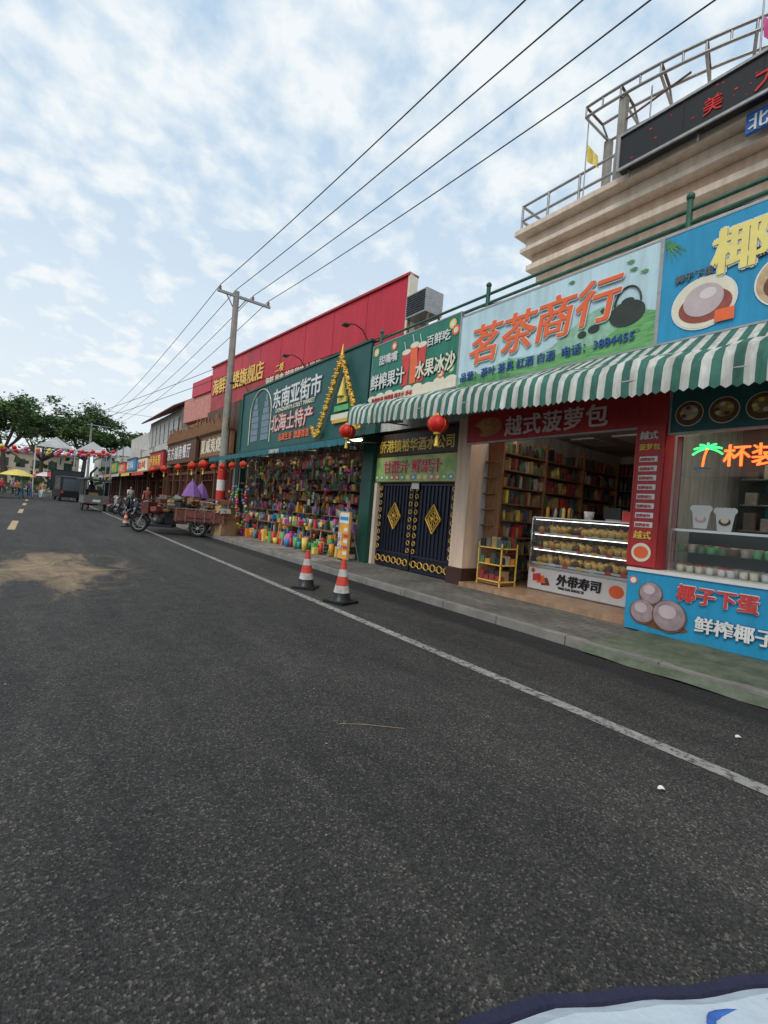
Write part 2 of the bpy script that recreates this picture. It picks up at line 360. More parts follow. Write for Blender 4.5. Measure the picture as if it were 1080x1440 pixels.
for i,(c,yy,zz_,s_) in enumerate((('茗',6.35,4.30,.76),('茶',5.60,4.33,.72),('商',4.90,4.37,.72),('行',4.18,4.42,.70))):
    otext(c,6.42,yy,zz_,s_,orange,white,S,off=.016,oo=.04,shear=.15)
text('品营：茶叶 茶具 红酒 白酒  电话：3884455',6.425,6.52,3.98,.175,blued,S,off=.012)
S,g=panel('coconut_shop_sign',6.45,-1.9,2.93,3.85,5.24,blue)
x=6.444
for i in range(10):
    a=math.radians(-150+i*13); L_=.40
    for q in range(5):
        t0=q/5;t1=(q+1)/5; dy=-abs(math.cos(a))*L_; dz=-math.sin(a)*L_*.6
        y0=2.92+dy*t0*.8; y1=2.92+dy*t1*.8; z0=5.2+(-abs(dz))*t0-.12*t0*t0; z1=5.2+(-abs(dz))*t1-.12*t1*t1; wd=.05*(1-t0)
        g.quad([(x-.0006*i,y0,z0+wd*.4),(x-.0006*i,y1,z1+.02*(1-t1)),(x-.0006*i,y1,z1-.03*(1-t1)),(x-.0006*i,y0,z0-wd)],leafp)
x=6.437
for j,(yy,z) in enumerate(((2.42,4.24),(1.55,4.27),(.6,4.25))):
    g.discx(x,yy,z,.36,.33,white,36); g.discx(x-.003,yy,z,.34,.31,[cream,mat('print_sand',(.55,.38,.22),.5,.4,7),cream][j],36)
    g.discx(x-.006,yy-.02,z-.05,.29,.20,mat('dish_red',(.30,.07,.05),.5,.3,8) if j==0 else choc,30); g.discx(x-.009,yy,z+.03 if j==0 else z+.1,.22 if j==0 else .2,.20 if j==0 else .09,pinkg,30)
    g.discx(x-.011,yy-.05,z+.1,.09,.07 if j==0 else .04,mat('pudding_light',(.68,.60,.60),.5,.1),20)
g.box(x-.014,x-.010,2.08,2.28,3.95,4.10,orange)
g.build('panel',S)
otext('椰子下蛋',6.43,2.36,4.58,.58,mat('print_lemon',(.85,.72,.22),.45,.1),white,S,off=.03,oo=.06)
text('狮子下蛋',6.43,2.76,4.58,.11,mat('text_grey',(.12,.14,.16),.5,.1),S,off=.02); text('原味椰子冻',6.43,1.93,4.60,.14,black,S,off=.02)
S,g=panel('juice_shop_sign',6.45,6.65,9.6,3.92,5.36,mat('juice_green',(.02,.20,.14),.45,.15,1.5,grime=.2))
x=6.444
g.quad([(x,6.65,3.92),(x,9.6,3.92),(x,9.6,4.12),(x,6.65,4.12)],cream)
for i in range(9): g.discx(x-.002,6.8+i*.34,4.1+.03*math.sin(i*2.2),.16,.07,cream)
for (yy,c,h) in ((8.28,toy[0],.75),(8.0,orange,.85),(7.75,toy[0],.8)):
    g.quad([(x-.004,yy-.10,4.2),(x-.004,yy+.10,4.2),(x-.004,yy+.15,4.2+h),(x-.004,yy-.15,4.2+h)],c); g.discx(x-.006,yy,4.2+h,.15,.06,cream)
    g.quad([(x-.007,yy,4.2+h),(x-.007,yy+.02,4.2+h),(x-.007,yy+.10,4.45+h),(x-.007,yy+.08,4.45+h)],white)
for (yy,z,c) in ((9.45,5.2,toy[2]),(6.85,5.2,toy[2]),(6.75,5.05,orange),(7.1,4.25,orange),(8.75,5.2,orange),(6.8,4.3,toy[3])): g.discx(x-.004,yy,z,.1,.1,c); g.discx(x-.006,yy,z,.06,.06,cream)
g.build('panel',S)
gd=mat('outline_green',(.0,.06,.03),.5,.1)
otext('鲜榨果汁',6.43,9.57,4.3,.40,white,gd,S,off=.02,oo=.05,sx=.82); otext('水果冰沙',6.43,7.90,4.3,.40,cream,gd,S,off=.02,oo=.05,sx=.76)
text('甜嘴嘴',6.43,9.3,4.86,.24,white,S,off=.02); text('百鲜吃',6.43,7.6,4.92,.24,white,S,off=.02)
text('珍珠奶茶 柠檬茶 椰子汁 沙冰',6.43,9.5,3.97,.12,toy[0],S,off=.01)
S,g=panel('seafood_company_banner',6.5,6.5,9.15,2.66,3.12,mat('banner_black',(.05,.04,.03),.5,.3,3),frame=wood)
g.build('panel',S); text('侨港镇裕华酒水公司',6.495,9.08,2.75,.30,yellow,S,off=.02,sx=.93)
S,g=panel('sugarcane_juice_banner',6.5,6.5,9.15,2.06,2.62,mat('banner_lime',(.50,.52,.20),.5,.3,3,two=(.12,.34,.10)),frame=wood)
for i in range(14):
    g.discx(6.495,6.62+i*.19,2.15,.08,.06,random.choice(toy[:6])); g.discx(6.493,6.62+i*.19,2.15,.05,.035,cream)
g.build('panel',S); otext('甘蔗汁 鲜果汁',6.488,8.85,2.27,.31,toy[0],white,S,off=.02,oo=.05)
S=empty('iron_gate',(6.6,7.7,.1)); g=MB()
gm=mat('gate_navy',(.012,.014,.03),.4,.2); 
for (a,b) in ((6.5,7.75),(7.8,9.05)):
    g.box(6.63,6.66,a,b,.14,2.0,gm)
    for yy in (a,b-.06): g.box(6.58,6.66,yy,yy+.06,.12,2.03,gm)
    for z in (.12,.42,1.97): g.box(6.585,6.66,a+.06,b-.06,z,z+.05,gm)
    yy=a+.12
    while yy<b-.1: g.box(6.60,6.63,yy,yy+.035,.47,1.97,gm); yy+=.115
    cy=(a+b)/2
    def dia(s_,t,mm,xx):
        P=[(xx,cy-s_*.75,1.28),(xx,cy,1.28-s_),(xx,cy+s_*.75,1.28),(xx,cy,1.28+s_)]
        for q in range(4): g.cyl(P[q],P[(q+1)%4],t,mm,n=6)
    dia(.30,.02,gold,6.575); dia(.22,.012,gold,6.575)
    for q in range(8):
        t=q*math.pi/4; g.torus((6.575,cy+.09*math.cos(t),1.28+.11*math.sin(t)),.04,.009,gold,'X',10,5)
    g.sph((6.57,cy,1.28),.05,gold)
    for k in range(6):
        yy=a+.12+k*(b-a-.24)/5
        g.torus((6.575,yy,.28),.07,.014,gold,'X',12,5); g.torus((6.575,yy+.09,.28),.035,.01,gold,'X',10,5)
    for side in (a+.07,b-.07):
        for k in range(9): g.torus((6.575,side,.55+k*.17),.045,.012,gold,'X',10,5)
g.build('leaves',S,bevel=.004)
g=MB(); g.box(6.50,6.66,9.08,9.18,.1,2.04,beige2); g.box(6.5,6.66,6.45,6.49,.1,2.04,beige2); g.build('frame',S)
g=MB(); g.box(6.55,6.556,7.62,7.86,1.9,2.05,white); g.build('notice',S)
S,g=panel('bakery_sign',6.35,3.02,6.12,2.74,3.26,red)
g.discx(6.345,5.65,3.0,.32,.17,mat('bread_print',(.55,.2,.08),.5,.4,12)); g.discx(6.342,5.72,3.03,.2,.09,mat('bread_print2',(.6,.32,.12),.5,.4,12)); g.discx(6.340,5.95,2.93,.16,.1,red)
g.build('panel',S); text('越式菠萝包',6.332,5.25,2.83,.35,mat('letter_pinkwhite',(.75,.55,.57),.5,.05),S,off=.025,space=1.08)
S,g=panel('pillar_banner',6.25,2.68,2.98,.95,2.72,red,frame=red,t=.02)
for i in range(8): g.box(6.243,6.25,2.72,2.94,1.42+i*.12,1.49+i*.12,white)
g.discx(6.243,2.83,1.1,.12,.12,cream); g.discx(6.24,2.83,1.1,.09,.08,orange)
g.build('panel',S)
text('越式',6.24,2.95,2.56,.11,white,S,off=.02);text('菠萝包',6.24,2.95,2.42,.085,yellow,S,off=.02)
text('越式',6.24,2.94,1.28,.11,yellow,S,off=.02)
for i in range(8): text('招牌面包',6.24,2.93,1.435+i*.12,.045,toy[0],S)
S,g=panel('kiosk_menu_strip',6.3,-3,2.62,2.62,3.2,mat('menu_teal',(.02,.10,.11),.45,.2,3))
for i in range(9):
    yy=2.42-i*.36; g.discx(6.295,yy,2.84,.155,.155,cream); g.discx(6.292,yy,2.84,.145,.145,choc); g.discx(6.289,yy,2.85,.1,.09,[pinkg,mute[8],mute[1]][i%3])
    for q in range(5): g.discx(6.286-.001*q,yy+.07*math.cos(q*1.4),2.85+.06*math.sin(q*1.4),.03,.025,[toy[2],mute[0],cream][(q+i)%3],10)
g.build('panel',S)
S=empty('neon_sign',(6.4,2,2.3)); g=MB()
text('杯装',6.4,2.07,2.22,.27,neonr,S,off=.006,ext=.01); text('原汁',6.4,1.51,2.22,.27,neong,S,off=.006,ext=.01)
g.tube([(6.4,2.27,2.2),(6.4,2.26,2.32),(6.4,2.23,2.42)],.012,neonr,n=6)
for k in range(7):
    a=math.radians(-10+k*33); pts=[(6.4,2.23-.04*j*math.cos(a),2.42+.03*j*math.sin(a)-.0035*j*j) for j in range(5)]
    g.tube(pts,.011,neong,n=6)
g.cyl((6.4,2.36,2.18),(6.4,2.18,2.18),.009,toy[4],n=6)
g.build('tubes',S)
S=empty('dessert_kiosk',(6.3,1,0)); g=MB()
g.box(6.22,6.29,-3.5,2.96,.12,.86,blue)
g.box(6.2,6.29,-3.5,2.97,.86,.90,white); g.box(6.291,7.1,-3.5,2.64,.82,.90,white)
X=6.213
for (yy,z,r) in ((2.66,.60,.13),(2.74,.36,.14),(2.43,.37,.18)):
    g.discx(X,yy,z,r+.015,r+.015,choc,28); g.discx(X-.003,yy,z+.01,r,r,mat('pudding_mauve',(.33,.25,.27),.6,.35,9),28); g.discx(X-.005,yy+.02,z+.05,r*.55,r*.45,pinkg,20); X-=.006
g.discx(6.216,2.5,.24,.28,.06,choc)
g.discx(6.214,2.88,.74,.05,.05,orange); g.discx(6.212,2.88,.74,.035,.035,white)
g.build('counter',S)
otext('椰子下蛋',6.2,2.36,.60,.21,toy[0],white,S,off=.03,oo=.06,sx=.95); otext('鲜榨椰子汁',6.2,2.15,.28,.19,white,blued,S,off=.03,oo=.05)
g=MB()
g.box(6.5,6.505,-3.4,2.6,.90,1.42,glass); g.box(6.5,7.05,-3.4,2.6,1.42,1.44,glass); g.box(6.55,7.05,-3.4,2.6,1.14,1.15,glass)
g.box(6.49,6.51,-3.4,2.6,1.41,1.44,chrome); g.box(6.49,6.51,2.58,2.6,.90,1.41,chrome); g.box(6.49,6.51,1.2,1.22,.90,1.41,chrome)
g.box(7.06,7.1,-3.4,2.6,.9,1.44,dark)
for lvl in (.905,1.155):
    for i in range(26):
        for j in range(3):
            yy=2.5-i*.11+U(-.01,.01); xx=6.6+j*.13
            g.lathe((xx,yy,lvl),[(.001,0),(.036,0),(.045,.085),(.001,.085)],random.choice([cream,white,mute[3]]) if lvl<1 else random.choice([mute[10],mute[3],toy[3],choc]),10)
            g.lathe((xx,yy,lvl+.086),[(.043,0),(.03,.012),(.001,.02)],random.choice([pinkg,mute[8],toy[0],mute[3],choc]),10)
g.build('glass_case',S)
g=MB()
g.box(6.58,6.62,2.58,2.64,.90,2.62,chrome); g.box(6.58,6.62,1.1,1.14,1.44,2.62,chrome); g.box(6.595,6.60,-3.5,2.6,2.1,2.62,glass)
for (yy,z) in ((2.27,1.62),(2.02,1.6)):
    g.quad([(6.47,yy-.07,z-.16),(6.47,yy+.07,z-.16),(6.47,yy+.10,z+.06),(6.47,yy-.10,z+.06)],white); 
    for k in range(5): g.discx(6.469-.001*k,yy-.08+k*.04,z+.08,.04,.04,white)
    g.discx(6.462,yy,z-.05,.06,.045,choc if yy<2.2 else pinkg); g.discx(6.46,yy,z-.03,.04,.035,cream)
g.box(9.35,9.5,-3,2.6,1.0,1.05,steel); g.box(9.4,9.5,-2.5,2.4,1.7,2.4,mat('menu_cyan',(.06,.30,.34),.5,.3,5))
for i in range(24): g.lathe((9.2,2.4-i*.2,1.05),[(.001,0),(.06,0),(.07,.22),(.03,.3),(.001,.3)],random.choice(mute+toy[:4]),10)
for k in range(3):
    g.box(8.9,9.3,-3,2.6,1.5+k*.4,1.52+k*.4,steel)
    for i in range(22): g.box(8.95,9.1,2.4-i*.22,2.55-i*.22,1.52+k*.4,1.52+k*.4+U(.1,.28),random.choice(mute+[white,cream]))
g.box(6.72,6.76,-2,2.5,3.18,3.22,led)
g.box(7.6,8.1,.4,2.2,.13,.95,white); g.box(7.65,8.0,1.6,2.1,.95,1.35,steel); g.lathe((7.5,2.3,.9),[(.001,0),(.12,0),(.14,.3),(.14,.32),(.001,.32)],chrome,18)
g.build('interior',S)
# bakery interior
S=empty('bakery_interior',(9,4.5,0)); g=MB()
shelfw=mat('shelf_dark',(.05,.045,.045),.5,.3)
g.box(11.6,12,3.0,6.05,.18,3.0,shelfw)
for k in range(7):
    z=.5+k*.36; g.box(11.3,11.6,3.0,6.05,z,z+.02,wood2)
    for i in range(30):
        yy=3.06+i*.1+U(-.01,.01); c=random.choice(mute); h=U(.18,.31)
        g.lathe((11.42,yy,z+.02),[(.001,0),(.04,0),(.04,h*.6),(.015,h*.8),(.015,h),(.001,h)],c,8)
for k in range(8):
    z=.40+k*.32
    g.box(7.0,11.2,5.75,6.08,z,z+.025,wood2)
    for i in range(42):
        if R()<.06: continue
        xx=7.06+i*.098; c=random.choice(mute+[toy[2],toy[0]] if R()<.3 else mute); h=U(.14,.27)
        if R()<.55: g.box(xx,xx+U(.06,.092),5.78,5.95,z+.026,z+.026+h,c)
        else: g.lathe((xx+.045,5.84,z+.026),[(.001,0),(.04,0),(.04,h*.6),(.018,h*.8),(.018,h),(.001,h)],c,8)
for xx in (6.95,8.3,9.7,11.2): g.box(xx,xx+.05,5.74,6.09,.18,2.98,wood2)
for k in range(9):
    z=.4+k*.29; g.box(8.4,11.3,2.92,3.25,z,z+.02,shelfw)
    for i in range(28):
        if R()<.08: continue
        xx=8.45+i*.1; g.box(xx,xx+.08,2.95,3.15,z+.02,z+.02+U(.12,.25),random.choice(mute))
g.box(8.35,8.4,2.92,3.3,.18,3.0,shelfw)
g.box(7.0,7.05,3.1,6.0,3.19,3.23,led); 
for yy in (3.4,4.4,5.3): g.box(9.2,10.2,yy,yy+.5,3.22,3.245,white)
g.build('shelving',S)
g=MB()
for i in range(3):
    g.box(9.6,10.4,3.6+i*.75,4.2+i*.75,.18,1.0,wood2)
    for q in range(6): a=U(9.65,10.2); b=3.62+i*.75+U(0,.45); g.box(a,a+.14,b,b+.1,1.0,1.0+U(.15,.4),random.choice(mute))
g.box(7.7,7.9,3.85,4.1,1.49,1.70,toy[6]); g.box(7.66,7.70,3.83,4.12,1.53,1.72,black); g.lathe((7.7,4.4,1.49),[(.001,0),(.07,0),(.09,.15),(.001,.15)],white)
for q in range(7): g.lathe((7.5+.05*(q%2),4.6+q*.08,1.49),[(.001,0),(.03,0),(.03,U(.1,.2)),(.001,.2)],random.choice(mute+toy[:3]),8)
g.box(7.45,7.6,3.5,3.7,1.49,1.66,toy[0])
g.build('stock',S)
g=MB()
for zz in (.25,.55,.85):
    g.box(6.7,7.15,5.4,5.95,zz,zz+.02,yellow)
    for i in range(12): g.box(6.73+(i%3)*.14,6.84+(i%3)*.14,5.43+(i//3)*.13,5.54+(i//3)*.13,zz+.02,zz+U(.1,.24),random.choice(mute+toy[:4]))
for a in (6.7,7.13):
    for b in (5.4,5.93): g.box(a,a+.02,b,b+.02,.18,.95,yellow)
g.box(6.72,7.1,5.42,5.9,.2,.24,wood2)
for k in range(5):
    z=1.25+k*.3; g.box(6.85,7.0,5.85,6.09,z,z+.02,wood2)
g.build('rack',S)
S=empty('bakery_display_case',(7.5,4.3,.18)); g=MB()
g.box(7.3,7.95,3.35,5.25,.19,.62,white); g.box(7.28,7.3,3.33,5.27,.58,.63,chrome)
x=7.29
g.box(x-.0,x+.008,3.37,5.23,.2,.57,mat('case_print',(.72,.70,.68),.5,.15,3))
for k in range(3):
    P=[(4.78+k*.09,.30+.03*k),(4.95+k*.09,.28+.03*k),(5.0+k*.07,.40+.03*k),(4.84+k*.07,.43+.03*k)]
    g.quad([(x-.004-.002*k,a,b) for a,b in P],[choc,orange,toy[0]][k])
g.discx(x-.004,5.14,.52,.04,.04,toy[0]); g.discx(x-.004,3.62,.4,.12,.1,orange)
g.build('base',S,bevel=.004)
text('外带寿司',7.28,4.66,.35,.20,black,S,off=.04,shear=.1); text('WAI DAI SHOU SI',7.28,4.62,.27,.06,black,S,off=.02)
g=MB(); bread=mat('bread_gold',(.68,.38,.08),.5,.35,14,.2); bread2=mat('bread_light',(.78,.55,.16),.5,.3,14,.2)
cled=mat('case_led',(1,.93,.8),.4,0,1,emit=4)
for z in (.66,.93,1.2):
    g.box(7.36,7.9,3.4,5.2,z,z+.012,chrome); g.box(7.34,7.36,3.38,5.22,z-.02,z+.015,white)
    for i in range(15):
        for j in range(3):
            if R()<.05: continue
            g.sph((7.42+j*.15,3.47+i*.118,z+.065+j*.02),(.066,.056,U(.05,.065)),random.choice([bread,bread2,bread2,choc]),10,6)
    for i in range(7): g.box(7.333,7.338,3.5+i*.25,3.6+i*.25,z-.025,z+.03,random.choice([yellow,white,toy[0]]))
    g.box(7.34,7.355,3.4,5.2,z+.235,z+.245,cled)
g.box(7.31,7.316,3.36,5.24,.63,1.47,glass); g.box(7.31,7.95,3.36,5.24,1.47,1.485,glass); g.box(7.3,7.95,5.24,5.246,.63,1.47,glass)
for yy in (3.35,5.23): g.box(7.30,7.32,yy,yy+.02,.63,1.49,chrome); g.box(7.93,7.95,yy,yy+.02,.63,1.49,chrome)
g.box(7.30,7.32,3.35,5.25,1.47,1.49,chrome)
g.build('glass_case',S)

# ------------------------------------------------------------------ striped awning
S=empty('striped_awning',(5.5,3,3.3)); g=MB()
ag=mat('awning_green',(.045,.17,.13),.75,.35,4,grime=.4); aw=mat('awning_white',(.60,.61,.57),.75,.25,3,grime=.4)
def hem(y): return 2.75+.045*(y-1.3)
def prof(y,sc_=0):
    h=hem(y); t=h+.42; s=.018*math.sin(y*5.5)+.01*math.sin(y*13)
    return [(6.46,3.83),(6.0,t+.27+s),(5.5,t+.11+s),(5.22,t+.03+s),(5.06,t-.06+s),(5.0+s*.4,t-.17),(4.985+s*.8,h+.09),(4.985+s*1.2,h+sc_)]
y=-2.4; k=0; SW=.085
while y<8.2:
    ya,yb=y,y+SW; m=(ag,aw)[k%2]
    ym=(ya+yb)/2; A=prof(ya,.0);C=prof(ym,-.03);B=prof(yb,.0)
    for P,Q,y0,y1 in ((A,C,ya,ym),(C,B,ym,yb)):
        vs=[(p[0],y0,p[1]) for p in P]+[(p[0],y1,p[1]) for p in Q]; n=len(P)
        g.add(vs,[(i,i+1,n+i+1,n+i) for i in range(n-1)],m,True)
    y=yb;k+=1
P=prof(y); g.add([(p[0],y,p[1]) for p in P]+[(6.46,y,P[-1][1]+.3)],[tuple(range(len(P)+1))],aw)
g.build('canopy',S)
g=MB()
for yy in (-2,.5,3,5.6,8.1): g.cyl((6.5,yy,3.3),(5.05,yy,hem(yy)+.15),.015,steel,n=6)
g.cyl((5.02,-2.4,hem(-2.4)+.15),(5.02,8.2,hem(8.2)+.15),.018,steel,n=6); g.build('frame',S)

def lantern(loc,r=.165,tassel=True,name='red_lantern'):
    g=MB(); 
    g.lathe((0,0,0),[(.35*r,-.82*r),(.75*r,-.6*r),(1*r,-.2*r),(1*r,.2*r),(.75*r,.6*r),(.35*r,.82*r)],lantern_red,16)
    g.cyl((0,0,-.98*r),(0,0,-.8*r),.38*r,gold,n=12); g.cyl((0,0,.8*r),(0,0,.98*r),.38*r,gold,n=12)
    for i in range(12):
        a=i*math.pi/6; g.tube([(math.cos(a)*q*r*1.012,math.sin(a)*q*r*1.012,z*r) for q,z in ((.36,-.82),(.76,-.6),(1,-.2),(1,.2),(.76,.6),(.36,.82))],.004,gold if i%3==0 else lantern_red,n=4)
    g.cyl((0,0,r),(0,0,r*1.9),.006,black,n=5)
    if tassel: g.cyl((0,0,-.98*r),(0,0,-2.1*r),.10*r,yellow,r1=.22*r,n=8)
    return g.build(name,loc=loc)
lantern((5.02,8.2,2.93)); lantern((5.02,5.5,2.80)); 

# ------------------------------------------------------------------ souvenir shop
SV=empty('souvenir_shop',(6.6,14.5,0)); g=MB()
g.box(6.6,12,9.66,19.5,3.2,5.5,teald); g.box(6.4,6.85,9.2,9.64,.10,3.9,teald)
g.box(9.6,9.7,9.66,19.5,.1,3.2,wallw); g.box(6.85,9.6,9.55,9.65,.1,3.2,wallw); g.box(6.6,9.6,19.4,19.5,.1,3.2,wallw)
g.box(6.6,6.9,19.0,19.4,.1,3.2,teald); g.box(6.6,9.6,9.7,19.4,.105,.16,mat('floor_tile_pale',(.4,.37,.33),.4,.2))
g.box(6.68,6.71,10.2,18.5,3.15,3.18,led)
g.build('walls',SV)
g=MB(); g.box(6.5,6.59,9.8,18.7,3.3,5.58,teal)
for (a,b,c,d) in ((9.75,18.75,5.58,5.64),(9.75,18.75,3.24,3.3),(18.7,18.76,3.3,5.58)): g.box(6.46,6.59,a,b,c,d,teald)
slate=mat('slate_print',(.16,.22,.27),.5,.2,6)
for cy in (17.3,16.3):
    for k in range(7):
        w=.34-.0*k if k<4 else .34-.08*(k-3); z=3.6+k*.24
        g.box(6.485-.0*k,6.5,cy-w,cy+w,z,z+.22,slate)
    g.box(6.48,6.5,cy-.02,cy+.02,5.2,5.5,slate)
for i in range(20):
    a=math.pi*i/20;b=math.pi*(i+1)/20; g.cyl((6.48,16.8+1.0*math.cos(a),4.6+.9*math.sin(a)),(6.48,16.8+1.0*math.cos(b),4.6+.9*math.sin(b)),.02,cream,n=5)
for yy in (17.8,15.8): g.cyl((6.48,yy,3.5),(6.48,yy,4.6),.02,cream,n=5)
g.build('sign_board',SV)
pinkl=mat('letter_rose',(.72,.52,.48),.5,.1)
otext('东南亚街市',6.48,15.7,4.68,.70,white,slate,SV,off=.02,oo=.05); otext('北海土特产',6.48,15.7,3.85,.62,pinkl,toy[0],SV,off=.015,oo=.045)
text('DONGNANYA STREET MARKET',6.48,15.4,4.46,.2,cream,SV,off=.02); text('品质生活  旅游首选',6.48,15.0,3.48,.26,orange,SV,off=.03)
text('泰国风情',6.48,10.9,3.42,.2,yellow,SV,off=.03)
g=MB()
for yy in (18.2,13.4,9.95):
    g.tube([(6.5,yy,5.6),(6.3,yy,5.85),(6.05,yy,5.92),(5.85,yy,5.86)],.014,black,n=6); g.box(5.72,5.88,yy-.08,yy+.08,5.80,5.84,black)
g.build('sign_lamps',SV)
g=MB()
def leg(a,b,n=34):
    for i in range(n+1):
        t=i/n; p=Vector(a).lerp(Vector(b),t); r=.08+.03*math.sin(i*1.7)
        g.sph(p,(.06,r,r*.8),gold,8,6)
        g.sph(p+Vector((-.04,.08*math.sin(i*2.3),.06)),(.04,.05,.03),gold,6,5)
leg((6.36,12.0,3.4),(6.36,10.95,5.4)); leg((6.36,9.85,3.4),(6.36,10.95,5.4)); leg((6.36,12.15,3.35),(6.36,12.35,3.6),4)
g.cyl((6.36,10.95,5.35),(6.36,10.95,5.75),.07,gold,r1=.01)
for k in range(3): 
    w=.5-.14*k; g.box(6.42,6.48,10.92-w,10.92+w,3.75+.22*k,3.9+.22*k,[cream,toy[3],toy[2]][k])
g.cyl((6.44,10.92,4.35),(6.44,10.92,4.9),.14,toy[2],r1=.01,n=10)
g.box(6.42,6.48,10.5,11.35,3.65,3.75,gold)
g.build('golden_gable',SV)
g=MB()
g.add([(6.6,8.9,3.27),(6.6,19.6,3.27),(5.45,19.2,2.93),(5.45,8.9,2.93)],[(0,1,2,3)],tealb)
for i in range(54):
    a=8.9+i*10.3/54;b=8.9+(i+1)*10.3/54; d=.02*math.sin(i*1.9); g.quad([(5.45,a,2.93),(5.45,b,2.93),(5.45,b,2.78+d),(5.45,a,2.78-d)],tealb)
g.box(5.47,5.52,8.9,19.2,2.86,2.9,steel)
for yy in (9.2,12.5,16,19): g.cyl((6.6,yy,3.0),(5.5,yy,2.88),.018,steel,n=6)
text('北海特产超市',5.44,13.2,2.8,.12,white,SV,off=.02)
g.build('canopy',SV)
g=MB()
straw=mat('straw',(.42,.29,.15),.8,.3,20)
hang=[straw,choc,toy[11],toy[7],toy[10],cream]+mute+toy[:6]
for k in range(7):
    z=.4+k*.37; g.box(7.5,7.9,9.9,18.8,z,z+.03,wood2)
    yy=9.95
    while yy<18.7:
        w=U(.08,.22); c=random.choice(mute+toy if R()<.7 else toy); h=U(.15,.32)
        if R()<.6: g.box(7.52,7.75,yy,yy+w*.92,z+.03,z+.03+h,c)
        else: g.sph((7.6,yy+w/2,z+.03+h/2),(.1,w*.48,h/2),c,8,6)
        yy+=w
for i in range(300):
    yy=U(9.75,18.8); xx=U(6.62,7.4); z=U(1.9,2.95) if R()<.75 else U(1.4,1.9)
    c=random.choice(hang)
    q=R()
    if q<.22: g.lathe((xx,yy,z),[(.16,0),(.15,.01),(.085,.02),(.075,.09),(.001,.10)],c,12,)
    elif q<.5:
        w=U(.05,.09);h=U(.10,.17); g.box(xx,xx+.04,yy-w,yy+w,z-h,z,c); g.torus((xx+.02,yy,z),w*.7,.006,c,'X',10,4)
    elif q<.75:
        for k in range(5): g.sph((xx,yy,z-k*.07),(.03,.035,.035),c if k%2 else random.choice(toy),6,5)
    else: g.box(xx,xx+.015,yy,yy+U(.08,.16),z-.22,z,c)
    g.cyl((xx,yy,z),(xx,yy,3.15),.003,black,n=4)
for y0 in (10.3,12.3,14.3,16.3):
    g.box(6.3,6.95,y0,y0+1.6,.7,.74,wood2); g.box(6.35,6.9,y0+.05,y0+1.55,.35,.38,wood2); g.box(6.7,7.0,y0,y0+1.6,1.1,1.13,wood2)
    for a in (6.32,6.9):
        for b in (y0+.03,y0+1.55): g.box(a,a+.04,b,b+.04,.1,1.1 if a>6.5 else .7,steel)
    for i in range(110):
        c=random.choice(toy[:6]+toy[8:10]+toy[6:7]+mute[:5]); lev=i%4; xx=U(6.35,6.9) if lev<3 else U(6.72,6.98); yy=y0+U(.06,1.54); z=(.74,.38,.74,1.13)[lev]
        h=U(.08,.26); r=U(.03,.065)
        if R()<.5: g.lathe((xx,yy,z),[(.001,0),(r*.7,0),(r,h),(r*.9,h),(.001,h*.6)],c,10)
        else: g.box(xx-r,xx+r,yy-r,yy+r*1.3,z,z+h,c)
for i in range(90):
    c=random.choice(toy[:6]+toy[8:9]); xx=U(5.95,6.3); yy=U(10.2,18.2); h=U(.15,.38); r=U(.05,.10)
    q=R()
    if q<.5: g.lathe((xx,yy,.11),[(.001,0),(r*.7,0),(r,h),(r*.9,h),(.001,h*.5)],c,12)
    elif q<.8: g.box(xx-r,xx+r,yy-r,yy+r,.11,.11+h,c)
    else:
        g.cyl((xx,yy,.11),(xx+.1,yy+.05,.11+h*2.4),.012,c,n=6); g.box(xx+.06,xx+.16,yy,yy+.12,.11+h*2.2,.11+h*2.6,random.choice(toy[:6]))
for yy in (16.6,17.4,18.1):
    for k in range(17): g.sph((6.1+U(-.07,.07),yy+U(-.1,.1),.25+k*.10),.06,random.choice(toy[:6]),8,6)
    g.cyl((6.1,yy,.1),(6.1,yy,2.7),.015,steel,n=6)
g.build('goods',SV)
S=empty('standing_sign',(6.15,9.6,.1)); g=MB()
o=mat('standee_orange',(.78,.36,.05),.5,.15,3)
g.box(6.0,6.04,9.35,9.85,.15,1.28,o); g.box(5.99,6.0,9.38,9.82,1.0,1.25,white); g.box(5.985,5.99,9.42,9.78,1.08,1.16,blue)
for k in range(5): g.box(5.99,6.0,9.4,9.58,.25+k*.14,.33+k*.14,[cream,toy[0]][k%2])
for b in (9.36,9.81): g.box(5.99,6.05,b,b+.03,.1,1.3,steel); g.box(6.05,6.35,b,b+.03,.1,.13,steel); g.cyl((6.04,b+.01,1.1),(6.34,b+.01,.12),.012,steel,n=6)
g.build('board',S); text('特',5.985,9.82,.62,.2,white,S,off=.03); text('价',5.985,9.82,.38,.2,white,S,off=.03)

# ------------------------------------------------------------------ red seafood building
RB=empty('seafood_restaurant_building',(8.05,10.5,0))
Mr=Matrix.Translation((8.05,10.5,0))@Matrix.Rotation(math.radians(4.3),4,'Z')
g=MB()
g.box(.3,8,.05,19,0,6.0,mat('wall_redbrown',(.22,.06,.05),.8,.3,2),Mr)
g.box(0,.25,0,14.6,6.55,8.05,redb,Mr); g.box(.02,.3,0,14.6,5.6,6.54,mat('fascia_red',(.42,.03,.035),.5,.3,1.5),Mr)
g.box(-.03,.28,-.08,-.005,5.6,8.1,cream,Mr); g.box(-.06,.3,-.08,14.65,8.05,8.12,red,Mr)
for i in range(1,8): g.box(-.006,0,i*1.83-.008,i*1.83+.008,6.56,8.04,mat('panel_seam',(.25,.01,.015),.5,.1),Mr)
g.box(0,.25,14.7,17.5,6.9,7.7,redb,Mr); g.box(0.1,.3,14.7,19,5.6,6.9,mat('fascia_pale',(.6,.25,.2),.6,.3),Mr)
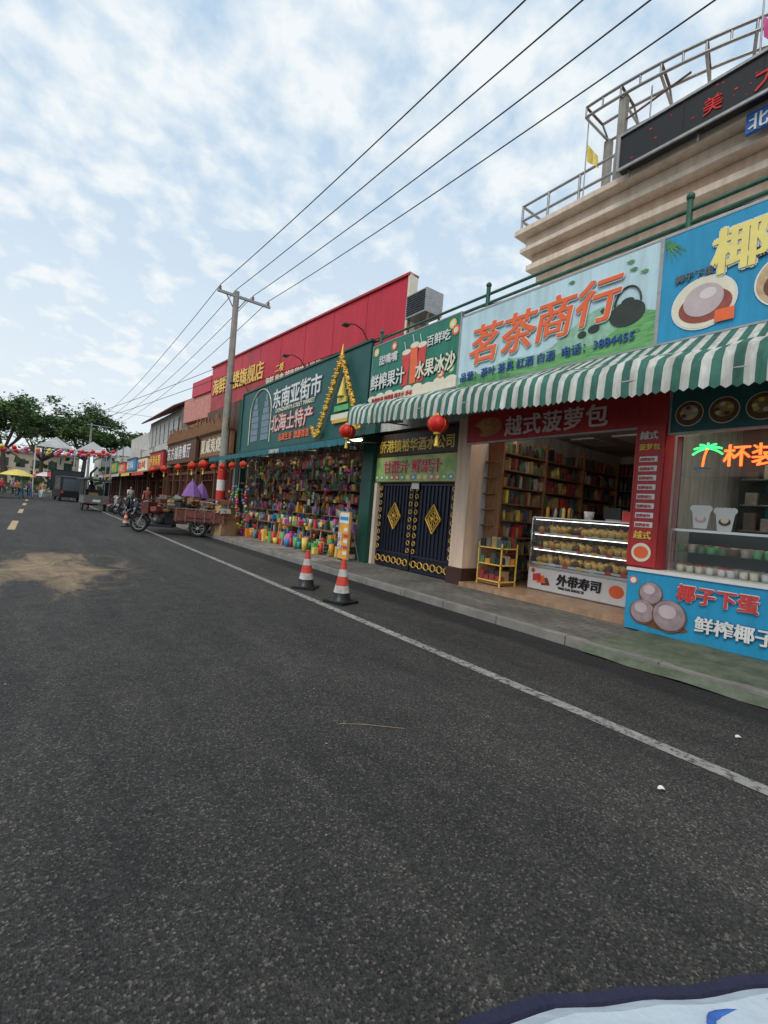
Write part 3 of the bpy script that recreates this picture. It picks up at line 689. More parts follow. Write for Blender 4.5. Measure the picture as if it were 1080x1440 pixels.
for i in range(8): g.box(.3,1.6,.8+i*1.9,.86+i*1.9,6.0,7.9,rust,Mr)
g.box(2,3,5.5,8.0,8.0,9.0,wallw,Mr); g.box(3,4,8.2,10,8.0,8.8,cement,Mr); g.box(1.5,2.6,3.0,4.4,8,8.6,wallw,Mr)
g.build('walls',RB)
MrT=Mr.to_3x3()@FX
def rtext(s,y,z,size,m,**k):
    p=Mr@Vector((-.03,y,z)); text(s,p.x,p.y,p.z,size,m,RB,M3=MrT,**k)
rtext('海鲜酒楼旗舰店',14.3,6.62,.85,yellow,off=.02,sx=.95)
rtext('海鲜 美食 越南风味大排档',8.4,6.2,.36,cream,off=.025); rtext('粤菜·烧烤·啤酒 二楼',8.3,5.75,.34,cream,off=.025)
rtext('二楼',7.6,6.62,.34,yellow,off=.025)
S=empty('air_conditioner',(8,9.9,6.6)); g=MB()
g.box(7.9,8.5,9.5,10.35,6.72,7.35,steel)
for k in range(9): g.box(7.88,7.9,9.55,10.3,6.78+k*.062,6.81+k*.062,dark)
for (a,b) in ((8.0,9.5),(8.4,9.5),(8.0,10.3)): g.box(a,a+.05,b,b+.05,5.35,6.72,rust)
g.build('unit',S)

# ------------------------------------------------------------------ row of restaurants
def bay(name,y0,y1,x,h,sm,sz0,sz1,txt,tm,awn=None,post=wood,upper=None):
    B=empty(name,(x,(y0+y1)/2,0)); g=MB()
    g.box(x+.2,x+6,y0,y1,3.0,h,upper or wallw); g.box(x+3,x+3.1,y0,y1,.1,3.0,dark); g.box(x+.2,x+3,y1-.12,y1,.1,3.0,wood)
    n=max(2,int((y1-y0)/1.6))
    for i in range(n+1):
        yy=y0+(y1-y0-.16)*i/n; g.box(x+.05,x+.25,yy,yy+.16,.1,3.0,post)
    g.box(x+.08,x+.22,y0,y1,2.5,2.62,post)
    for i in range(n):
        a=y0+(y1-y0-.16)*i/n+.2; b=y0+(y1-y0-.16)*(i+1)/n-.04
        for q in range(5): yy=a+(b-a)*q/4; g.box(x+.12,x+.16,yy,yy+.03,2.2,2.5,post)
        g.box(x+.11,x+.17,a,b,2.17,2.2,post)
    g.box(x-.05,x+.1,y0+.1,y1-.1,sz0,sz1,sm); g.box(x-.09,x+.1,y0+.05,y1-.05,sz1,sz1+.08,post); g.box(x-.09,x+.1,y0+.05,y1-.05,sz0-.08,sz0,post)
    if awn:
        g.add([(x+.1,y0,2.95),(x+.1,y1,2.95),(x-1.1,y1,2.6),(x-1.1,y0,2.6)],[(0,1,2,3)],awn); g.add([(x-1.1,y0,2.6),(x-1.1,y1,2.6),(x-1.1,y1,2.42),(x-1.1,y0,2.42)],[(0,1,2,3)],awn)
    for i in range(int((y1-y0)*5)):
        yy=U(y0+.2,y1-.2); c=random.choice(mute+mute+toy+[wood,dark]); zz=U(.1,2.2); xx=x+U(.4,2.0); g.box(xx,xx+.2,yy,yy+U(.1,.4),zz,zz+U(.1,.4),c)
    for i in range(int((y1-y0)/.55)):
        yy=U(y0+.2,y1-.5); xx=x-U(.0,.6); hh=U(.4,.8); c=random.choice([wood,mute[0],mute[9],wood2])
        g.box(xx,xx+.4,yy,yy+.4,hh,hh+.04,c)
        for a in (0,.36):
            for b in (0,.36): g.box(xx+a,xx+a+.03,yy+b,yy+b+.03,.1,hh,c)
    g.build('front',B)
    s=(sz1-sz0)*.72; L=(y1-y0-.4)/max(1,len(txt)); s=min(s,L*1.1)
    text(txt,x-.06,y1-.25,sz0+(sz1-sz0)*.22,s,tm,B,off=.025,space=L/s*.98)
    return B
bay('seafood_diner',19.7,24.4,6.5,5.6,wood2,3.3,4.3,'夏威夷烧烤',cream,upper=wood)
bay('wooden_restaurant',24.5,31,6.35,5.2,wood,3.2,4.3,'东方越南餐厅',white,upper=mat('bamboo_wall',(.3,.19,.1),.7,.4,3,stretch=(1,8,1)))
bay('noodle_shop',31.1,35.5,6.2,4.6,red,3.0,4.0,'侨港米粉',yellow,awn=toy[0])
bay('snack_shop',35.6,39.5,6.1,4.4,cream,2.9,3.8,'糖水小吃',toy[0],awn=toy[2])
bay('sugar_soup_shop',39.6,44,6.0,4.6,toy[4],3.0,3.9,'越南风味',white,awn=aw)
bay('fruit_shop',44.1,48,5.9,4.2,orange,2.9,3.7,'水果超市',white,awn=toy[1])
bay('corner_shop',48.1,52,5.8,4.4,toy[3],3.0,3.9,'海鲜干货',yellow,awn=aw)
S=empty('bamboo_screen',(6.2,27,4.4)); g=MB()
for i in range(60):
    yy=19.9+i*.18; g.cyl((6.3-.01*i*.15,yy,4.35),(6.3-.01*i*.15,yy+U(-.03,.03),4.7+U(0,.45)),.045,wood2,n=6)
g.build('bamboo',S)
H=empty('tiled_roof_house',(9,36,0)); g=MB()
g.box(7.0,14,31,41,3,6.8,mat('house_wall',(.38,.37,.35),.8,.25,2,grime=.4))
g.add([(6.4,30.6,6.7),(6.4,41.4,6.7),(10.5,41.4,9.2),(10.5,30.6,9.2),(14.6,41.4,6.7),(14.6,30.6,6.7)],[(0,3,2,1),(3,5,4,2)],tile)
g.quad([(7,31,6.7),(14,31,6.7),(10.5,31,9.0)],wallw)
for i in range(32): 
    yy=30.7+i*.34; g.cyl((6.38,yy,6.74),(10.5,yy,9.24),.05,tile,n=6)
for i in range(7):
    yy=31.6+i*1.35; g.box(6.95,6.99,yy,yy+.9,5.0,6.2,mat('window_dark',(.05,.07,.08),.15,.2)); 
    for q in range(7): g.box(6.9,6.93,yy+q*.15,yy+q*.15+.02,4.9,6.3,white)
    for q in (4.9,5.6,6.28): g.box(6.9,6.93,yy,yy+.92,q,q+.03,white)
g.box(7,12,41.1,50,3,6.2,wallw)
g.build('house',H)
for i in range(4): lantern((5.5,15.4+i*1.1,2.55),.12,False)
for (yy,r) in ((20.8,.2),(22.6,.2),(25.2,.18),(28.4,.2),(31.5,.2)): lantern((5.7,yy,2.75),r,True)

# ------------------------------------------------------------------ utility pole & wires
P=empty('utility_pole',(6.3,20.1,0)); g=MB()
g.cyl((6.3,20.1,.0),(6.3,20.1,2.6),.18,cement,r1=.17,n=18); g.cyl((6.3,20.1,2.6),(6.3,20.1,10.15),.169,cement,r1=.115,n=18)
for k in range(5): g.cyl((6.3,20.1,.35+k*.45),(6.3,20.1,.8+k*.45),.186,[mat('band_red',(.6,.04,.03),.5,.15),white][k%2],n=18,caps=True)
g.box(5.5,7.8,20.02,20.12,9.9,10.0,steel)
g.cyl((5.9,20.1,9.9),(6.3,20.1,9.3),.025,steel,n=6); g.cyl((6.7,20.1,9.9),(6.3,20.1,9.3),.025,steel,n=6)
WX=[5.6,6.25,7.0,7.7]
for xx in WX:
    g.lathe((xx,20.07,10.0),[(.04,0),(.07,.04),(.04,.08),(.065,.12),(.03,.17),(.001,.2)],mat('insulator',(.25,.1,.07),.3,.1),10)
g.build('pole',P)
W=empty('power_lines',(6.5,20,10)); g=MB()
wire=mat('wire_black',(.02,.02,.022),.5,.1)
for j,xx in enumerate(WX):
    pts=[(xx,20.07,10.2)]
    for i in range(1,33):
        t=i/32; y=20.07-44*t; pts.append((xx+ .05*t,y,10.2-1.0*4*t*(1-t)*.8))
    g.tube(pts,.014,wire,n=5)
    pts=[(xx,20.07,10.2)]
    for i in range(1,25):
        t=i/24; pts.append((xx-.6*t,20.07+50*t,10.2-.9*4*t*(1-t)-.8*t))
    g.tube(pts,.014,wire,n=5)
for z in (6.6,7.1): g.tube([(6.2-t*9,20.2+t*50,z-.6*4*t*(1-t)) for t in [i/20 for i in range(21)]],.012,wire,n=4)
g.tube([(-40+i*4,62,10.5-.7*math.sin(math.pi*i/13)) for i in range(14)],.02,wire,n=4)
g.build('cables',W)
P2=empty('utility_pole',(5.2,70,0)); g=MB(); g.cyl((5.2,70,0),(5.2,70,9.6),.17,cement,r1=.11); g.box(4.7,7.3,69.9,70.0,9.3,9.4,steel); g.build('pole',P2)

# ------------------------------------------------------------------ cones
def cone(x,y,s=1,rz=0):
    g=MB(); cr=mat('cone_red',(.68,.07,.04),.5,.3,12,grime=.3); cw=mat('cone_white',(.60,.58,.56),.5,.25,12,grime=.35)
    def rr(z): return .135-(.135-.03)*(z-.05)/.55
    g.box(-.18,.18,-.18,.18,0,.035,black); 
    g.lathe((0,0,0),[(.165,.035),(.14,.06),(rr(.15),.15)],black,20)
    for z0,z1,m in ((.15,.25,cw),(.25,.38,cr),(.38,.48,cw),(.48,.60,cr)): g.lathe((0,0,0),[(rr(z0),z0),(rr(z1),z1)],m,20)
    g.lathe((0,0,0),[(.03,.6),(.033,.615),(.02,.625),(.015,.6)],cr,16)
    g.build('traffic_cone',loc=(x,y,.003),rotz=rz,bevel=.0,scale=s)
cone(3.62,5.72,1,.3); cone(3.66,6.9,1,.8); cone(2.86,20.3,.9)

# ------------------------------------------------------------------ vehicles
def wheel(g,c,r,w=.05,axis='Y'):
    g.torus(c,r-w,w,rubber,axis,22,8); g.torus(c,r-w*2,.012,steel,axis,20,5)
    d=Vector((0,w,0)) if axis=='Y' else Vector((w,0,0))
    g.cyl(Vector(c)-d,Vector(c)+d,.045,steel,n=10)
    for k in range(8):
        t=k*math.pi/4; e=Vector((math.cos(t),0,math.sin(t)))*(r-w*2) if axis=='Y' else Vector((0,math.cos(t),math.sin(t)))*(r-w*2); g.cyl(c,Vector(c)+e,.008,steel,n=4)
def trike(loc,rz,body,load=True,name='cargo_tricycle',scale=1):
    g=MB()
    wheel(g,(-1.15,0,.28),.28,.045); wheel(g,(.75,.5,.28),.28,.05); wheel(g,(.75,-.5,.28),.28,.05)
    g.cyl((.75,-.5,.28),(.75,.5,.28),.03,black)
    for s in (-.07,.07): g.cyl((-1.15,s,.28),(-.88,s,.95),.02,steel,n=8)
    g.cyl((-.88,-.33,1.05),(-.88,.33,1.05),.016,black,n=8); g.cyl((-.88,-.33,1.05),(-.75,-.38,1.03),.022,black,n=8); g.cyl((-.88,.33,1.05),(-.75,.38,1.03),.022,black,n=8)
    g.sph((-1.02,0,.9),(.09,.1,.1),steel,10,8); g.box(-1.06,-.84,-.2,.2,.62,.98,body)
    for k in range(8):
        a=math.radians(20+k*18);b=math.radians(38+k*18); g.add([(-1.15+.33*math.cos(a),-.08,.28+.33*math.sin(a)),(-1.15+.33*math.cos(a),.08,.28+.33*math.sin(a)),(-1.15+.33*math.cos(b),.08,.28+.33*math.sin(b)),(-1.15+.33*math.cos(b),-.08,.28+.33*math.sin(b))],[(0,1,2,3)],body)
    g.cyl((-.9,0,.85),(-.35,0,.35),.03,body); g.cyl((-.35,0,.35),(.3,0,.4),.035,body)
    g.sph((-.6,0,.72),(.24,.13,.12),body,12,8); g.box(-.42,.0,-.17,.17,.62,.72,black); g.box(-.35,-.05,-.13,.13,.35,.62,dark)
    g.sph((-.5,0,.4),(.16,.13,.13),dark,10,8); g.box(-.75,-.1,-.28,.28,.22,.30,black)
    for s in (-.45,.42): g.box(0.05,1.55,s,s+.04,.42,.48,rust)
    g.box(.05,1.55,-.55,.55,.48,.52,body)
    for (a,b,c,d) in ((.05,1.55,-.57,-.55),(.05,1.55,.55,.57),(.03,.05,-.57,.57),(1.55,1.57,-.57,.57)): g.box(a,b,c,d,.48,.82,body)
    for i in range(6):
        for s in (-.585,.57): g.box(.08+i*.28,.12+i*.28,s,s+.015,.45,.9,rust)
    g.box(.03,1.57,-.59,-.57,.84,.88,rust); g.box(.03,1.57,.57,.59,.84,.88,rust)
    for s in (-.5,.5): g.box(.42,1.08,s-.1,s+.1,.60,.62,body)
    if load:
        for i in range(75):
            c=random.choice(mute+[toy[7],toy[11],wood,wood2,choc,black,steel]); x=U(-.55,1.55); y=U(-.5,.5); z=U(.75 if x<.1 else .6,1.15)
            M=Matrix.Translation((x,y,z))@Matrix.Rotation(U(0,3),4,'Z')@Matrix.Rotation(U(-.4,.4),4,'X')
            q=R()
            if q<.45: g.box(-U(.08,.22),U(.08,.22),-.1,.1,-.06,U(.03,.12),c,M)
            elif q<.65: g.sph((0,0,0),(.15,.10,.07),c,8,6,M)
            else: g.cyl((-.35,0,0),(.35,0,.05),.013,c,n=5,M=M)
    return g.build(name,loc=loc,rotz=rz,bevel=.004,scale=scale)
tr=mat('trike_red',(.16,.035,.03),.6,.5,6,two=(.05,.025,.02))
trike((4.0,17.2,.0),math.radians(-28),tr,scale=1.08); trike((4.4,18.8,0),math.radians(-20),tr,scale=1.08)
def cardboard(loc,rz,s=.45):
    g=MB(); cb=mat('cardboard',(.36,.22,.12),.8,.2,6)
    g.box(-s/2,s/2,-s/2,s/2,0,s*.85,cb); g.quad([(-s/2,-s/2,s*.852),(s/2,-s/2,s*.852),(s/2,-s*.75,s*1.05),(-s/2,-s*.75,s*1.05)],cb); g.quad([(-s/2,s/2,s*.852),(s/2,s/2,s*.852),(s/2,s*.8,s*.7),(-s/2,s*.8,s*.7)],cb)
    g.box(-s/2-.002,s/2+.002,-.03,.03,.01,s*.855,mat('parcel_tape',(.5,.38,.22),.3,.1)); g.build('cardboard_box',loc=loc,rotz=rz)
cardboard((5.3,16.3,.11),.3,.6); cardboard((5.55,16.95,.11),.8,.55); cardboard((5.35,16.3,.64),.6,.42)
def umbrella(loc,r,col,h,sag=.35,name='umbrella'):
    S=MB(); n=8
    S.cyl((0,0,0),(0,0,h+.08),.018,steel,n=8)
    for i in range(n):
        a=2*math.pi*i/n;b=2*math.pi*(i+1)/n
        for q in range(4):
            t0=q/4;t1=(q+1)/4
            def p(a_,t): return (math.cos(a_)*r*t,math.sin(a_)*r*t,h-sag*t**1.6)
            S.add([p(a,t0),p(b,t0),p(b,t1),p(a,t1)],[(0,1,2,3)],col[i%len(col)],False)
    return S.build(name,loc=loc)
pu=mat('umbrella_purple',(.22,.10,.32),.6,.3,5)
umbrella((4.75,18.6,0),.36,[pu],1.95,sag=.6); umbrella((5.2,19.0,0),.34,[pu],1.9,sag=.58)
umbrella((-1.3,52,0),1.3,[toy[2]],2.5,sag=.55,name='parasol')
umbrella((.9,60,0),1.4,[toy[0],toy[6]],2.7,sag=.5,name='parasol')
def covered(loc,rz):
    g=MB(); c=mat('covered_body',(.16,.17,.15),.5,.4,5)
    for s in (-.6,.6): wheel(g,(s,.2,.28),.28,.05,'X')
    wheel(g,(0,2.1,.28),.28,.05,'X')
    g.box(-.65,.65,-.6,1.0,.45,.5,c); g.box(-.65,.65,-.62,-.6,.45,.95,c); g.box(-.66,-.64,-.6,1,.45,.95,c); g.box(.64,.66,-.6,1,.45,.95,c)
    g.box(-.62,.62,1.0,1.05,.4,1.3,c)
    for x in (-.64,.6):
        for y in (-.6,.96): g.box(x,x+.04,y,y+.04,.95,1.85,c)
    g.box(-.72,.72,-.75,1.9,1.85,1.93,mat('tarp_dark',(.06,.06,.07),.6,.3)); g.box(-.70,-.66,-.55,.95,.95,1.8,dark); g.box(.66,.70,-.55,.95,.95,1.8,dark)
    g.box(-.6,-.45,-.65,-.62,.5,.6,toy[0]); g.box(.45,.6,-.65,-.62,.5,.6,toy[0]); g.box(-.2,.2,-.64,-.622,.55,.7,white)
    g.sph((0,1.3,1.3),(.22,.18,.35),mute[9],10,8); g.sph((0,1.35,1.72),(.1,.11,.13),hair,10,8)
    g.box(-.4,.4,1.2,1.6,.3,.75,black); g.cyl((0,2.1,.3),(0,1.8,1.1),.03,chrome)
    g.box(-.64,-.6,-.3,.3,.5,.9,toy[1]); g.box(-.4,.1,-.4,.2,.5,1.1,mute[1]); g.box(.15,.5,-.3,.4,.5,.95,mute[3])
    g.build('covered_cargo_tricycle',loc=loc,rotz=rz,bevel=.006)
covered((2.95,33.5,0),.08)
def scooter(loc,rz,body,s=1):
    g=MB()
    wheel(g,(.62,0,.23),.23,.045); wheel(g,(-.6,0,.23),.23,.05)
    for q in (-.06,.06): g.cyl((.62,q,.23),(.48,q,.6),.018,chrome,n=6)
    g.cyl((.50,0,.45),(.36,0,.98),.03,black); g.cyl((.36,-.32,1.0),(.36,.32,1.0),.016,black,n=8)
    for q in (-.28,.28): g.cyl((.36,q,1.0),(.33,q*1.35,1.0),.022,black,n=8); g.cyl((.37,q*.8,1.0),(.42,q*1.1,1.2),.006,black,n=5); g.sph((.42,q*1.15,1.22),(.01,.06,.04),black,8,6)
    g.sph((.43,0,.72),(.10,.19,.3),body,12,8); g.sph((.47,0,.95),(.10,.13,.1),body,10,8); g.sph((.56,0,.93),(.03,.07,.05),white,8,6)
    g.box(-.15,.38,-.15,.15,.27,.33,body); g.sph((-.42,0,.5),(.42,.16,.2),body,12,8); g.sph((-.35,0,.7),(.38,.15,.08),black,12,8)
    for k in range(6):
        a=math.radians(25+k*22);b=math.radians(47+k*22); g.add([(.62+.27*math.cos(a),-.07,.23+.27*math.sin(a)),(.62+.27*math.cos(a),.07,.23+.27*math.sin(a)),(.62+.27*math.cos(b),.07,.23+.27*math.sin(b)),(.62+.27*math.cos(b),-.07,.23+.27*math.sin(b))],[(0,1,2,3)],body)
    g.sph((-.82,0,.56),(.03,.08,.04),toy[0],8,6); g.box(-.95,-.65,-.13,.13,.78,.8,black); g.cyl((-.3,.1,.25),(-.32,.26,.02),.012,black,n=6)
    return g.build('electric_scooter',loc=loc,rotz=rz,scale=s)
for i in range(7):
    scooter((4.45+U(-.15,.2),26.5+i*1.1+U(-.2,.2),0.0),math.radians(U(160,200)),random.choice([mute[0],toy[11],mute[3],black,mute[9]]))
def van(loc,rz,c,L=4,W=1.7,H=1.9,name='van'):
    g=MB(); wn=mat('window_dark',(.05,.07,.08),.15,.2)
    prof=[(-L/2,.35),(-L/2,.9),(-L/2+.25,H-.1),(-L/2+.45,H),(L/2-1.0,H),(L/2-.35,1.1),(L/2-.02,.95),(L/2,.35)]
    n=len(prof); vs=[(x,-W/2,z) for x,z in prof]+[(x,W/2,z) for x,z in prof]
    g.add(vs,[tuple(range(n)),tuple(range(n,2*n))[::-1]]+[(i,n+i,n+(i+1)%n,(i+1)%n) for i in range(n)],c)
    for s in (-1,1):
        y=s*(W/2+.004); g.quad([(-L/2+.4,y,1.05),(L/2-.75,y,1.05),(L/2-1.15,y,H-.2),(-L/2+.5,y,H-.2)],wn)
        for x in (-L/2+.75,L/2-.8): wheel(g,(x,s*(W/2-.08),.3),.3,.09)
    g.quad([(-L/2+.01-.0,-W/2+.15,1.0),(-L/2+.01,W/2-.15,1.0),(-L/2+.2,W/2-.2,H-.25),(-L/2+.2,-W/2+.2,H-.25)],wn)
    g.box(-L/2-.04,-L/2,-W/2+.05,-W/2+.2,.7,.95,toy[0]); g.box(-L/2-.04,-L/2,W/2-.2,W/2-.05,.7,.95,toy[0]); g.box(-L/2-.06,-L/2,-W/2,W/2,.35,.5,black)
    return g.build(name,loc=loc,rotz=rz,bevel=.03)
van((-3.3,50,0),math.pi/2,toy[8]); van((2.6,53,0),math.pi/2+.1,black,4.4,2.0,2.3)
S=empty('advertising_screen',(3.0,58,0)); g=MB(); g.box(1.2,4.0,58,58.2,.9,3.0,black); g.box(1.3,1.4,58.05,58.15,0,.9,steel); g.box(3.8,3.9,58.05,58.15,0,.9,steel); g.box(1.3,3.9,57.98,58,1.0,2.9,mat('screen_dark',(.03,.035,.05),.3,.3)); g.build('screen',S)

# ------------------------------------------------------------------ people
def person(loc,rz,shirt,pants,stride=.25,h=1.66,arm=.2):
    J=[(0,0,.93),(0,0,1.12),(0,0,1.34),(0,0,1.42),(0.0,0,1.47),(0.015,0,1.55),(0.01,0,1.63),
       (0,.09,.88),(stride*.5,.10,.50),(stride*.6,.10,.09),(stride*.6+.14,.11,.04),
       (0,-.09,.88),(-stride*.3,-.10,.50),(-stride,-.10,.11),(-stride+.13,-.11,.05),
       (0,.18,1.36),(-arm*.5,.23,1.1),(arm*.2,.24,.88),(arm*.3,.24,.80),
       (0,-.18,1.36),(arm*.5,-.23,1.1),(arm,-.24,.90),(arm*1.15,-.24,.83)]
    E=[(0,1),(1,2),(2,3),(3,4),(4,5),(5,6),(0,7),(7,8),(8,9),(9,10),(0,11),(11,12),(12,13),(13,14),(2,15),(15,16),(16,17),(17,18),(2,19),(19,20),(20,21),(21,22)]
    Rr=[.14,.12,.13,.055,.06,.105,.085,.095,.06,.04,.035,.095,.06,.04,.035,.06,.042,.03,.03,.06,.042,.03,.03]
    me=bpy.data.meshes.new('person'); me.from_pydata(J,E,[]); o=bpy.data.objects.new('pedestrian',me); sc.collection.objects.link(o)
    md=o.modifiers.new('s','SKIN'); o.modifiers.new('d','SUBSURF').levels=1
    for i,v in enumerate(me.skin_vertices[0].data): v.radius=(Rr[i],Rr[i]); v.use_root=(i==0)
    dg=bpy.context.evaluated_depsgraph_get(); dg.update(); m2=bpy.data.meshes.new_from_object(o.evaluated_get(dg)); o.modifiers.clear(); o.data=m2
    for m in (skin,shirt,pants,hair,black): m2.materials.append(m)
    for p in m2.polygons:
        z=p.center.z; y=abs(p.center.y); p.use_smooth=True
        if z>1.63 or (z>1.52 and p.center.x<-.03): k=3
        elif z>1.42: k=0
        elif y>.19 and z<1.15: k=0
        elif z>.92: k=1
        elif z>.1: k=2
        else: k=4
        p.material_index=k
    o.location=loc; o.rotation_euler=(0,0,rz); o.scale=(h/1.7,)*3
for i in range(14):
    person((U(-3.2,2.2),U(50,64),0),U(0,6.28),random.choice(toy+mute),random.choice([toy[11],toy[4],black,toy[6]]),U(.1,.35),U(1.55,1.75))
person((5.4,37,.1),-1.5,toy[6],black); person((5.5,31.5,.1),-1.8,mute[0],toy[11])

# ------------------------------------------------------------------ string lanterns, shade canopies
S=empty('lantern_string',(0,50,4.5)); g=MB()
for r,(yy,z) in enumerate(((47,5.0),(51,5.0),(55,5.1),(59,5.3))):
    pts=[(-9+i*.75,yy,z-.7*math.sin(math.pi*i/20)) for i in range(21)]
    g.tube(pts,.012,wire,n=4)
    for p in pts[1:-1]: g.sph((p[0],p[1],p[2]-.22),.17,random.choice([toy[0],toy[1],toy[5],lantern_red,toy[2],toy[8]]),10,8)
for x in (-9,6):
    for yy in (47,51,55,59): g.cyl((x,yy,0),(x,yy,5.3),.05,steel,n=8)
g.build('lanterns',S)
S=empty('shade_canopy',(8,62,0)); g=MB(); net=mat('net_white',(.62,.64,.64),.7,.2,12,alpha=.6)
for c in range(5):
    cx=1.5+c*3.4; 
    for (a,b) in (((cx-1.7,60.3),(cx+1.7,60.3)),((cx+1.7,60.3),(cx+1.7,63.7)),((cx+1.7,63.7),(cx-1.7,63.7)),((cx-1.7,63.7),(cx-1.7,60.3))):
        g.quad([(a[0],a[1],5.3),(b[0],b[1],5.3),(cx,62,6.6)],net)
    for x in (cx-1.7,cx+1.7): g.cyl((x,60.3,0),(x,60.3,5.3),.06,white,n=8)
g.build('canopy',S)
for (x,y,z0,z1,c) in ((7.6,4.95,7.27,8.3,toy[2]),(7.75,2.45,7.8,8.75,toy[5]),(7.7,3.9,7.27,8.2,toy[3])):
    g=MB(); g.cyl((x,y,z0),(x,y,z1+.5),.012,steel,n=6)
    n=6
    for i in range(n):
        a=i/n;b=(i+1)/n
        def p(t,s): return (x+.04*math.sin(t*7),y-.22*t-.03*s,z1-.30*t*1.1-s*.34*(1-t*.3))
        g.add([p(a,0),p(b,0),p(b,1),p(a,1)],[(0,1,2,3)],c,True)
    g.build('pennant_flag')

# ------------------------------------------------------------------ trees
def treemat(n,c1,c2):
    return mat(n,c1,.7,.3,.8,two=c2,spec=.25)
lf=[treemat('leaf_a',(.095,.16,.045),(.05,.10,.025)),treemat('leaf_b',(.06,.11,.035),(.03,.06,.02)),treemat('leaf_c',(.12,.19,.065),(.07,.12,.035))]
bark=mat('bark',(.12,.09,.07),.9,.4,6,.4)
def tree(loc,h,w,seed,clumps=70,leaves=95,ls=.22):
    rr=random.Random(seed); g=MB()
    tp=Vector((rr.uniform(-.4,.4),rr.uniform(-.4,.4),h*.42))
    g.cyl((0,0,-.1),tp,.03*h,bark,r1=.02*h,n=10,caps=False)
    C=[]
    for i in range(9):
        a=i*2*math.pi/9+rr.uniform(-.3,.3); rad=rr.uniform(.35,.9)*w/2
        e=Vector((math.cos(a)*rad,math.sin(a)*rad,h*rr.uniform(.68,.92)))
        mid=tp.lerp(e,.5)+Vector((0,0,-h*.03)); g.cyl(tp,mid,.013*h,bark,r1=.009*h,n=7,caps=False); g.cyl(mid,e,.009*h,bark,r1=.003*h,n=6,caps=False)
        for k in range(clumps//9): C.append(e+Vector((rr.gauss(0,w*.12),rr.gauss(0,w*.12),rr.gauss(0,h*.045))))
    for k in range(clumps//5): C.append(Vector((rr.gauss(0,w*.17),rr.gauss(0,w*.17),h*rr.uniform(.75,.97))))
    for c in C:
        cr=rr.uniform(.05,.1)*w; m=rr.choice(lf)
        for j in range(leaves):
            d=Vector((rr.gauss(0,1),rr.gauss(0,1),rr.gauss(0,.5)))*cr*.75; p=c+d; s=ls*rr.uniform(.6,1.4)
            u=Vector((rr.uniform(-1,1),rr.uniform(-1,1),rr.uniform(-.5,.5))).normalized()*s; v=Vector((rr.uniform(-1,1),rr.uniform(-1,1),rr.uniform(-.7,.7))).normalized()*s*.6
            g.add([p-u,p+v,p+u,p-v],[(0,1,2,3)],m)
    g.build('tree',loc=loc)
tree((-3.2,76,0),12.2,11,1); tree((4.8,75,0),12.0,10.5,2); tree((10.5,82,0),10.5,9,3); tree((-13,76,0),12,12,4,50,60,.3); tree((0.5,92,0),12,12,5,50,60,.3); tree((17,86,0),10,11,6,50,60,.3)
def farb(x0,x1,y0,y1,h,c):
    g=MB(); g.box(x0,x1,y0,y1,0,h,c); wn=mat('window_dark',(.05,.07,.08),.15,.2)
    for k in range(int(h/3)):
        xx=x0+.6
        while xx<x1-1.2: g.box(xx,xx+1.2,y0-.03,y0-.003,1+k*3,2.4+k*3,wn); xx+=2.2
        g.box(x0-.1,x1+.1,y0-.12,y0-.031,.1+k*3,.4+k*3,white)
    g.box(x0-.2,x1+.2,y0-.2,y1,h,h+.4,wallw); g.build('distant_building')
farb(-30,-14,95,110,9,wallw); farb(-10,6,100,112,6.5,beige2); farb(9,26,96,108,7,wallw)
g=MB()
for i in range(3200):
    x=U(-70,70); z=abs(random.gauss(0,2.6)); y=92+U(-3,3) if i%2 else 112+U(-3,3); s=U(.3,.7); p=Vector((x,y,z))
    u=Vector((U(-1,1),U(-.3,.3),U(-1,1))).normalized()*s; v=Vector((U(-1,1),U(-.3,.3),U(-1,1))).normalized()*s
    g.add([p-u,p+v,p+u,p-v],[(0,1,2,3)],lf[i%2])
g.build('distant_trees')

# ------------------------------------------------------------------ litter
def litter(name,x,y,pts,m,z=.008):
    g=MB(); g.quad([(x+a,y+b,z+c) for a,b,c in pts],m); g.build(name)
def disc(x,y,r): litter('paper_litter',x,y,[(r*math.cos(a)*(1+.12*math.sin(3*a)),r*.8*math.sin(a),.004*math.sin(2*a)) for a in [i*math.pi/6 for i in range(12)]],white)
disc(2.76,1.05,.022); disc(3.97,1.06,.024)
g=MB(); g.tube([(1.62,2.46,.006),(1.75,2.38,.008),(1.95,2.22,.006)],.0016,straw,n=5); g.build('straw_stalk')
g=MB()
for i in range(150):
    x=U(-1.5,4.8); y=U(.7,16); s=U(.003,.009)
    c=random.choice([straw,mute[3],toy[7],cement]); g.add([(x-s,y,.006),(x,y-s,.009),(x+s,y,.006),(x,y+s*1.4,.008)],[(0,1,2,3)],c)
g.build('grit')

